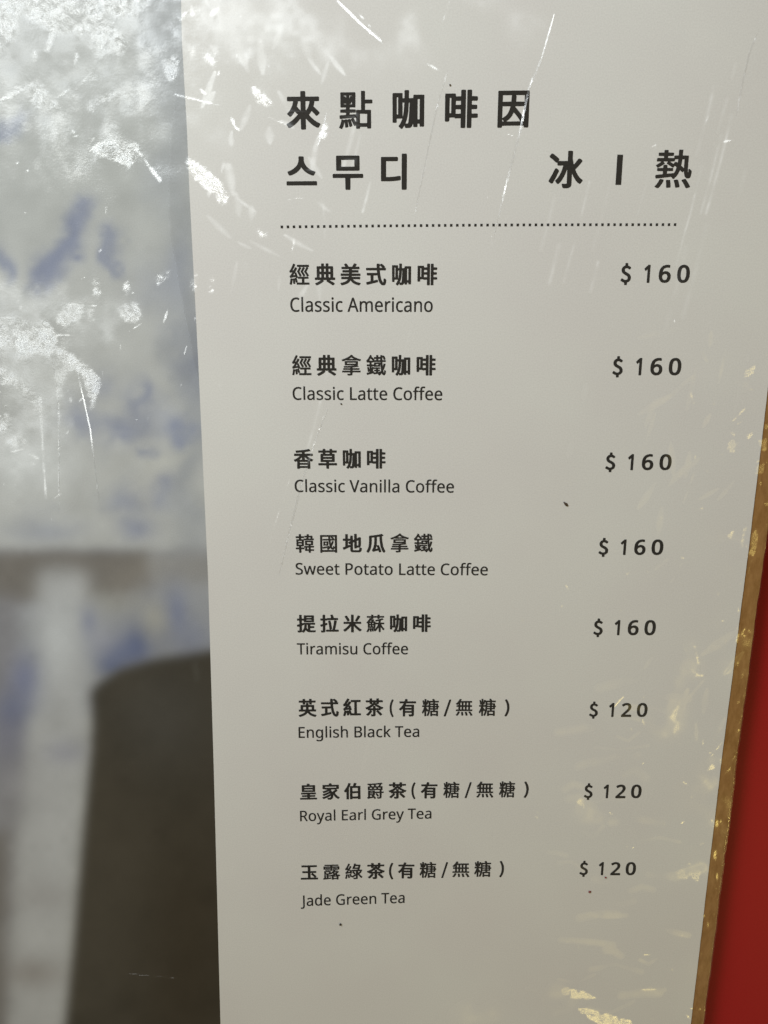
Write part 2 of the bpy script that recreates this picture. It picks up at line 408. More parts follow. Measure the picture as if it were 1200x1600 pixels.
def film_coat(nt, p, ior=1.50, rough=0.185):
    """the clear film lies on the surface: a glossy coat with the creased film's own normal"""
    at = N(nt, 'ShaderNodeAttribute', attribute_name='film_tilt')
    sep = nt.nodes.new('ShaderNodeSeparateXYZ'); nt.links.new(at.outputs['Vector'], sep.inputs[0])
    com = nt.nodes.new('ShaderNodeCombineXYZ'); com.inputs[2].default_value = 1.0
    nt.links.new(sep.outputs[0], com.inputs[0]); nt.links.new(sep.outputs[1], com.inputs[1])
    nor = N(nt, 'ShaderNodeVectorMath', operation='NORMALIZE'); nt.links.new(com.outputs[0], nor.inputs[0])
    tc = nt.nodes.new('ShaderNodeTexCoord')
    no1 = N(nt, 'ShaderNodeTexNoise', Scale=1300.0, Detail=4.0, Roughness=0.65)
    nt.links.new(tc.outputs['Object'], no1.inputs['Vector'])
    mul = N(nt, 'ShaderNodeMath', operation='MULTIPLY'); mul.inputs[1].default_value = 0.00010
    nt.links.new(sep.outputs[2], mul.inputs[0])
    mu2 = N(nt, 'ShaderNodeMath', operation='MULTIPLY')
    nt.links.new(no1.outputs['Fac'], mu2.inputs[0]); nt.links.new(mul.outputs[0], mu2.inputs[1])
    bp = N(nt, 'ShaderNodeBump', Strength=1.0, Distance=1.0)
    nt.links.new(mu2.outputs[0], bp.inputs['Height']); nt.links.new(nor.outputs[0], bp.inputs['Normal'])
    p.inputs['Coat Weight'].default_value = 1.0
    p.inputs['Coat IOR'].default_value = ior
    hz = N(nt, 'ShaderNodeAttribute', attribute_name='film_haze')
    ro = N(nt, 'ShaderNodeMath', operation='MULTIPLY_ADD'); ro.inputs[1].default_value = .24; ro.inputs[2].default_value = rough
    nt.links.new(hz.outputs['Fac'], ro.inputs[0]); nt.links.new(ro.outputs[0], p.inputs['Coat Roughness'])
    nt.links.new(bp.outputs[0], p.inputs['Coat Normal'])

def paper_mat():
    m, nt, p = newmat('white_paper')
    tc = nt.nodes.new('ShaderNodeTexCoord')
    n1 = N(nt, 'ShaderNodeTexNoise', Scale=2600.0, Detail=4.0, Roughness=.65)
    n2 = N(nt, 'ShaderNodeTexNoise', Scale=24.0, Detail=3.0)
    for n in (n1, n2): nt.links.new(tc.outputs['Object'], n.inputs['Vector'])
    r1 = nt.nodes.new('ShaderNodeValToRGB')
    r1.color_ramp.elements[0].position = .3; r1.color_ramp.elements[1].position = .7
    r1.color_ramp.elements[0].color = (.715, .71, .70, 1); r1.color_ramp.elements[1].color = (.805, .802, .792, 1)
    nt.links.new(n1.outputs['Fac'], r1.inputs[0])
    r2 = nt.nodes.new('ShaderNodeValToRGB')
    r2.color_ramp.elements[0].position = .35; r2.color_ramp.elements[1].position = .65
    r2.color_ramp.elements[0].color = (.975, .96, .955, 1); r2.color_ramp.elements[1].color = (1, 1, .985, 1)
    nt.links.new(n2.outputs['Fac'], r2.inputs[0])
    mx = N(nt, 'ShaderNodeMix', data_type='RGBA', blend_type='MULTIPLY'); mx.inputs[0].default_value = 1
    nt.links.new(r1.outputs[0], mx.inputs[6]); nt.links.new(r2.outputs[0], mx.inputs[7])
    nt.links.new(mx.outputs[2], p.inputs['Base Color'])
    p.inputs['Roughness'].default_value = .9; p.inputs['Specular IOR Level'].default_value = 0
    film_coat(nt, p)
    return m

def ink_mat():
    m, nt, p = newmat('black_ink')
    tc = nt.nodes.new('ShaderNodeTexCoord')
    n1 = N(nt, 'ShaderNodeTexNoise', Scale=3000.0, Detail=2.0)
    nt.links.new(tc.outputs['Object'], n1.inputs['Vector'])
    r = nt.nodes.new('ShaderNodeValToRGB')
    r.color_ramp.elements[0].color = (.022, .021, .020, 1); r.color_ramp.elements[1].color = (.046, .043, .040, 1)
    nt.links.new(n1.outputs['Fac'], r.inputs[0]); nt.links.new(r.outputs[0], p.inputs['Base Color'])
    p.inputs['Roughness'].default_value = .9; p.inputs['Specular IOR Level'].default_value = 0
    film_coat(nt, p)
    return m

def print_mat():
    m, nt, p = newmat('printed_photo')
    at = N(nt, 'ShaderNodeAttribute', attribute_name='print_colour')
    tc = nt.nodes.new('ShaderNodeTexCoord')
    n1 = N(nt, 'ShaderNodeTexNoise', Scale=3200.0, Detail=4.0, Roughness=.7)
    nt.links.new(tc.outputs['Object'], n1.inputs['Vector'])
    r = nt.nodes.new('ShaderNodeValToRGB')
    r.color_ramp.elements[0].position = .3; r.color_ramp.elements[1].position = .7
    r.color_ramp.elements[0].color = (.90, .90, .895, 1); r.color_ramp.elements[1].color = (1.07, 1.07, 1.08, 1)
    nt.links.new(n1.outputs['Fac'], r.inputs[0])
    mx = N(nt, 'ShaderNodeMix', data_type='RGBA', blend_type='MULTIPLY'); mx.inputs[0].default_value = 1
    nt.links.new(at.outputs['Color'], mx.inputs[6]); nt.links.new(r.outputs[0], mx.inputs[7])
    nt.links.new(mx.outputs[2], p.inputs['Base Color'])
    p.inputs['Roughness'].default_value = .9; p.inputs['Specular IOR Level'].default_value = 0
    film_coat(nt, p)
    return m

def board_mat():
    m, nt, p = newmat('brown_board')
    tc = nt.nodes.new('ShaderNodeTexCoord')
    mp = N(nt, 'ShaderNodeMapping', Scale=(1.0, 0.3, 1.0)); nt.links.new(tc.outputs['Object'], mp.inputs['Vector'])
    n1 = N(nt, 'ShaderNodeTexNoise', Scale=700.0, Detail=5.0, Roughness=.7)
    nt.links.new(mp.outputs[0], n1.inputs['Vector'])
    r = nt.nodes.new('ShaderNodeValToRGB')
    r.color_ramp.elements[0].position = .3; r.color_ramp.elements[1].position = .72
    r.color_ramp.elements[0].color = (.27, .136, .042, 1); r.color_ramp.elements[1].color = (.41, .225, .085, 1)
    nt.links.new(n1.outputs['Fac'], r.inputs[0]); nt.links.new(r.outputs[0], p.inputs['Base Color'])
    p.inputs['Roughness'].default_value = .9; p.inputs['Specular IOR Level'].default_value = 0
    film_coat(nt, p)
    return m

def red_mat():
    m, nt, p = newmat('red_lacquer')
    tc = nt.nodes.new('ShaderNodeTexCoord')
    n1 = N(nt, 'ShaderNodeTexNoise', Scale=1800.0, Detail=3.0, Roughness=.6)
    n2 = N(nt, 'ShaderNodeTexNoise', Scale=35.0, Detail=3.0)
    for n in (n1, n2): nt.links.new(tc.outputs['Object'], n.inputs['Vector'])
    r = nt.nodes.new('ShaderNodeValToRGB')
    r.color_ramp.elements[0].color = (.35, .0050, .0100, 1); r.color_ramp.elements[1].color = (.43, .0085, .0155, 1)
    nt.links.new(n1.outputs['Fac'], r.inputs[0]); nt.links.new(r.outputs[0], p.inputs['Base Color'])
    p.inputs['Roughness'].default_value = .5; p.inputs['Specular IOR Level'].default_value = .2
    bp = N(nt, 'ShaderNodeBump', Strength=.12, Distance=.0003); nt.links.new(n1.outputs['Fac'], bp.inputs['Height'])
    nt.links.new(bp.outputs[0], p.inputs['Normal'])
    return m

def clear_mat():
    """loose film: mostly see-through, with a glossy reflection"""
    m, nt, p = newmat('clear_film')
    out = nt.nodes['Material Output']
    tr = nt.nodes.new('ShaderNodeBsdfTransparent'); tr.inputs[0].default_value = (.992, .993, .995, 1)
    gl = N(nt, 'ShaderNodeBsdfGlossy', Roughness=.2)
    tc = nt.nodes.new('ShaderNodeTexCoord')
    n1 = N(nt, 'ShaderNodeTexNoise', Scale=900.0, Detail=2.0); nt.links.new(tc.outputs['Object'], n1.inputs['Vector'])
    at = N(nt, 'ShaderNodeAttribute', attribute_name='film_tilt')
    ad = N(nt, 'ShaderNodeVectorMath', operation='ADD'); ad.inputs[1].default_value = (0, 0, 1)
    nt.links.new(at.outputs['Vector'], ad.inputs[0])
    no = N(nt, 'ShaderNodeVectorMath', operation='NORMALIZE'); nt.links.new(ad.outputs[0], no.inputs[0])
    bp = N(nt, 'ShaderNodeBump', Strength=1.0, Distance=.00004); nt.links.new(n1.outputs['Fac'], bp.inputs['Height'])
    nt.links.new(no.outputs[0], bp.inputs['Normal'])
    nt.links.new(bp.outputs[0], gl.inputs['Normal'])
    mx = nt.nodes.new('ShaderNodeMixShader'); mx.inputs[0].default_value = .06
    nt.links.new(tr.outputs[0], mx.inputs[1]); nt.links.new(gl.outputs[0], mx.inputs[2])
    nt.links.new(mx.outputs[0], out.inputs['Surface'])
    nt.nodes.remove(p)
    return m

def dirt_mat(name, c):
    m, nt, p = newmat(name)
    tc = nt.nodes.new('ShaderNodeTexCoord')
    n1 = N(nt, 'ShaderNodeTexNoise', Scale=4000.0); nt.links.new(tc.outputs['Object'], n1.inputs['Vector'])
    r = nt.nodes.new('ShaderNodeValToRGB')
    r.color_ramp.elements[0].color = (*[v * .6 for v in c], 1); r.color_ramp.elements[1].color = (*[v * 1.4 for v in c], 1)
    nt.links.new(n1.outputs['Fac'], r.inputs[0]); nt.links.new(r.outputs[0], p.inputs['Base Color'])
    p.inputs['Roughness'].default_value = .8
    return m

M_PAPER, M_INK, M_PRINT, M_BOARD, M_RED, M_CLEAR = paper_mat(), ink_mat(), print_mat(), board_mat(), red_mat(), clear_mat()

# ------------------------------------------------------------------ tabletop
def grid_between(left, right, ys, nx_, z):
    """sheet between two edge lines given as functions of the photo row"""
    V = []
    for y in ys:
        V.append(np.stack([np.linspace(left(y), right(y), nx_), np.full(nx_, float(y))], 1))
    V = np.concatenate(V)
    P = page(V[:, 0], V[:, 1]); P[:, 2] = z
    ny_ = len(ys)
    F = []
    idx = np.arange(nx_ * ny_).reshape(ny_, nx_)
    F = np.stack([idx[1:, :-1], idx[1:, 1:], idx[:-1, 1:], idx[:-1, :-1]], -1).reshape(-1, 4)
    return P, F

def fast_mesh(name, P, F):
    me = bpy.data.meshes.new(name)
    n, f = len(P), len(F)
    me.vertices.add(n); me.vertices.foreach_set('co', np.asarray(P, np.float32).ravel())
    me.loops.add(f * 4); me.loops.foreach_set('vertex_index', np.asarray(F, np.int32).ravel())
    me.polygons.add(f); me.polygons.foreach_set('loop_start', np.arange(f, dtype=np.int32) * 4)
    me.update(calc_edges=True); me.validate()
    return me

TZ = -0.010                                                       # the menu stands this far above the red table
tt = mesh('tabletop', [(-.9, -.9, TZ), (.9, -.9, TZ), (.9, .9, TZ), (-.9, .9, TZ), (-.9, -.9, TZ - .03), (.9, -.9, TZ - .03), (.9, .9, TZ - .03), (-.9, .9, TZ - .03)],
          [(0, 1, 2, 3), (7, 6, 5, 4), (0, 4, 5, 1), (1, 5, 6, 2), (2, 6, 7, 3), (3, 7, 4, 0)])
tag(link('tabletop', tt, M_RED), 'red lacquered tabletop seen beside the right edge of the menu', 'tabletop', kind='structure')

# edges, as photo columns at a photo row
YT, YB = -190, 1790
# ------------------------------------------------------------------ backing board (under the sheet, its right margin shows)
def wob(y, a=.45): return a * (math.sin(y * .031) + .6 * math.sin(y * .083 + 1) + .5 * math.sin(y * .19 + 2))
ys = np.arange(YT - 10, YB + 12, 3)
P, F = grid_between(lambda y: -312, lambda y: bedge(y) + wob(y), ys, 2, -0.00035)
# the margin strip is meshed finely so that the film's creases show on it
P2, F2 = grid_between(lambda y: pedge(y) - 14, lambda y: bedge(y) + wob(y), ys, 24, -0.00035)
P1, F1 = grid_between(lambda y: -312, lambda y: pedge(y) - 14, ys, 2, -0.00035)
def thick(P, ny_, nx_, depth):
    """skirt and underside for a grid"""
    idx = np.arange(ny_ * nx_).reshape(ny_, nx_)
    ring = np.concatenate([idx[0, :], idx[1:, -1], idx[-1, -2::-1], idx[-2:0:-1, 0]])
    Q = P[ring].copy(); Q[:, 2] -= depth
    n = len(P); k = len(ring)
    side = [(ring[i], ring[(i + 1) % k], n + (i + 1) % k, n + i) for i in range(k)]
    return np.vstack([P, Q]), side, [n + i for i in range(k)]
idx2 = len(P1)
Pall = np.vstack([P1, P2]); Fall = [tuple(f) for f in F1] + [tuple(f + idx2) for f in F2]
ny_ = len(ys)
ringL = [i * 2 for i in range(ny_)]; ringR = [idx2 + i * 24 + 23 for i in range(ny_)]
topr = [0, 1] + [idx2 + i for i in range(24)]; botr = [(ny_ - 1) * 2, (ny_ - 1) * 2 + 1] + [idx2 + (ny_ - 1) * 24 + i for i in range(24)]
ring = topr + ringR[1:] + botr[::-1][1:] + ringL[::-1][1:-1]
Q = Pall[ring].copy(); Q[:, 2] = TZ + .0002
n0 = len(Pall); k = len(ring)
sides = [(ring[i], ring[(i + 1) % k], n0 + (i + 1) % k, n0 + i) for i in range(k)] + [tuple(n0 + i for i in range(k))]
bme = mesh('backing_board', np.vstack([Pall, Q]), Fall + sides)
film_attr(bme)
tag(link('backing_board', bme, M_BOARD), 'brown kraft backing board showing as a narrow strip between white paper and red table', 'board')

# ------------------------------------------------------------------ the menu sheet
menu = bpy.data.objects.new('menu_sheet', None); COL.objects.link(menu)
menu.empty_display_size = .02
tag(menu, 'white printed drinks menu sheet with coffee and tea prices under creased clear film', 'menu')
ys = np.arange(YT, YB + 1, 2.0)
P, F = grid_between(lambda y: seam(y), lambda y: pedge(y) + .25 * wob(y), ys, 440, 0.0)
pm = fast_mesh('paper', P, F); film_attr(pm)
link('paper', pm, M_PAPER, menu)
P, F = grid_between(lambda y: -300, lambda y: seam(y), ys, 290, 0.0)
pp = fast_mesh('photo_print', P, F); film_attr(pp)

# the blurred printed picture: pale ground, blue brush marks, a dark rounded shape
pic = np.zeros((FH, FW, 3))
def srgb(*c): return np.array([((v / 255 + .055) / 1.055) ** 2.4 if v > 10 else v / 3294.6 for v in c])
def paint(mask, c, a=1.0):
    global pic
    m = np.clip(mask, 0, 1)[..., None] * a
    pic = pic * (1 - m) + m * srgb(*c)
def poly(pts, s): return blur(inpoly(pts).astype(float), s / ST)
def blob(x, y, rx, ry, rot=0):
    c, s_ = math.cos(rot), math.sin(rot)
    u = (FX - x) * c + (FY - y) * s_; v = -(FX - x) * s_ + (FY - y) * c
    return np.exp(-(u / rx) ** 2 - (v / ry) ** 2)
pic[:] = srgb(186, 189, 188)
paint(blob(120, 250, 260, 160), (170, 175, 172), .6)
paint(poly([(226, -300), (300, -300), (330, 900), (280, 900), (238, 300)], 22), (156, 163, 172), .55)
for pts, c, a, s in [
    ([(112, 314), (150, 318), (128, 372), (100, 440), (36, 446), (62, 386), (88, 372)], (118, 130, 168), .8, 9),
    ([(160, 358), (180, 362), (166, 424), (146, 420)], (120, 132, 168), .75, 7),
    ([(-20, 376), (16, 384), (12, 430), (-20, 436)], (124, 136, 170), .75, 9),
    ([(-300, 180), (50, 176), (62, 196), (-10, 220), (-300, 214)], (130, 142, 172), .7, 9),
    ([(190, 420), (300, 380), (300, 470), (200, 480)], (130, 142, 176), .4, 22)]:
    paint(poly(pts, s), c, a)
for x, y, rx, ry, c, a in [(112, 655, 26, 30, (132, 142, 172), .7), (172, 672, 42, 22, (132, 142, 172), .8), (204, 640, 18, 26, (132, 142, 172), .7), (262, 662, 34, 16, (126, 140, 180), .7),
    (222, 706, 16, 12, (132, 142, 172), .6), (196, 778, 36, 26, (132, 142, 172), .8), (256, 764, 26, 26, (126, 138, 176), .7), (214, 826, 26, 20, (120, 132, 172), .6), (288, 560, 30, 60, (124, 134, 162), .6),
    (70, 830, 60, 20, (140, 150, 178), .5), (160, 600, 26, 24, (140, 150, 180), .4), (300, 760, 26, 200, (150, 157, 170), .4)]:
    paint(blob(x, y, rx, ry), c, a)
paint(blob(40, 740, 90, 60), (205, 210, 212), .7); paint(blob(235, 760, 40, 22, -.6), (200, 200, 190), .4); paint(blob(250, 720, 60, 16, -.7), (196, 198, 192), .5)
# lower mottled ground
paint(poly([(-300, 858), (345, 858), (360, 1120), (-300, 1120)], 8), (150, 154, 164), .9)
paint(poly([(-300, 862), (232, 862), (236, 915), (130, 940), (-300, 950)], 8), (118, 112, 104), .9)
paint(poly([(220, 866), (400, 866), (400, 920), (230, 910)], 12), (150, 146, 138), .6)
paint(poly([(-300, 940), (30, 930), (40, 1180), (20, 1800), (-300, 1800)], 14), (134, 134, 142), .9)
paint(poly([(60, 890), (140, 895), (150, 990), (140, 1080), (142, 1160), (118, 1400), (96, 1800), (-10, 1800), (30, 1300), (62, 1100), (66, 980)], 14), (178, 181, 185), .92)
paint(blob(92, 1005, 42, 70), (196, 202, 208), .75)
for x, y, rx, ry, c, a in [(40, 1060, 26, 40, (112, 122, 166), .75), (20, 1110, 28, 32, (106, 118, 160), .7), (12, 1160, 30, 50, (112, 116, 146), .6), (186, 1022, 38, 26, (108, 122, 164), .85), (214, 1008, 22, 30, (92, 110, 160), .85), (176, 1040, 20, 14, (100, 116, 160), .75),
    (276, 960, 18, 44, (118, 130, 170), .7), (300, 1000, 26, 30, (126, 136, 168), .6), (140, 970, 14, 26, (124, 134, 172), .6), (240, 972, 20, 30, (182, 180, 166), .6), (180, 940, 40, 22, (166, 166, 158), .6),
    (160, 1000, 22, 20, (160, 164, 186), .5), (200, 910, 40, 30, (146, 140, 132), .5), (100, 1175, 34, 20, (150, 152, 172), .6), (20, 1230, 40, 60, (140, 140, 148), .6), (60, 1400, 60, 26, (150, 148, 150), .5), (50, 1520, 50, 24, (140, 132, 128), .6)]:
    paint(blob(x, y, rx, ry), c, a)
paint(poly([(-300, 1300), (12, 1300), (6, 1800), (-300, 1800)], 12), (112, 106, 98), .8)
# brush marks run unevenly
wx_ = FX + 8 * noise2(80, 81) + 4 * noise2(30, 82) + 1.2 * noise2(9, 83); wy_ = FY + 7 * noise2(80, 84) + 4 * noise2(30, 85) + 1.2 * noise2(9, 86)
wob_ = np.stack([sample(pic[..., i], wx_, wy_) for i in range(3)], -1)
kk = smooth(780, 850, FY)[..., None] * .85
pic = wob_ * (1 - kk) + pic * kk
gr_ = pic.mean(-1, keepdims=True); pic = gr_ + (pic - gr_) * .72
# the dark shape
paint(poly([(340, 1012), (300, 1020), (240, 1029), (186, 1044), (152, 1068), (140, 1083), (144, 1110), (140, 1180), (128, 1300), (112, 1480), (96, 1640), (80, 1800), (380, 1800), (380, 1010)], 7.5), (70, 66, 58), 1.0)
paint(blob(300, 1500, 90, 240), (62, 54, 42), .55)
paint(blob(250, 1120, 90, 90), (80, 79, 76), .5)
paint(blob(180, 1300, 40, 160), (72, 67, 58), .4)
paint(poly([(300, 1040), (308, 1030), (312, 1060), (305, 1068)], 3), (84, 82, 76), .6)
pic *= (1 + .022 * noise2(34, 77) + .008 * noise2(12, 78))[..., None]
pic = np.clip(pic * 1.08, .004, .92)

vx, vy = pixel(P)
colr = np.stack([sample(pic[..., i], vx, vy) for i in range(3)] + [np.ones(len(P))], 1)
ca = pp.attributes.new('print_colour', 'FLOAT_COLOR', 'POINT')
ca.data.foreach_set('color', np.asarray(colr, np.float32).ravel())
link('photo_print', pp, M_PRINT, menu)

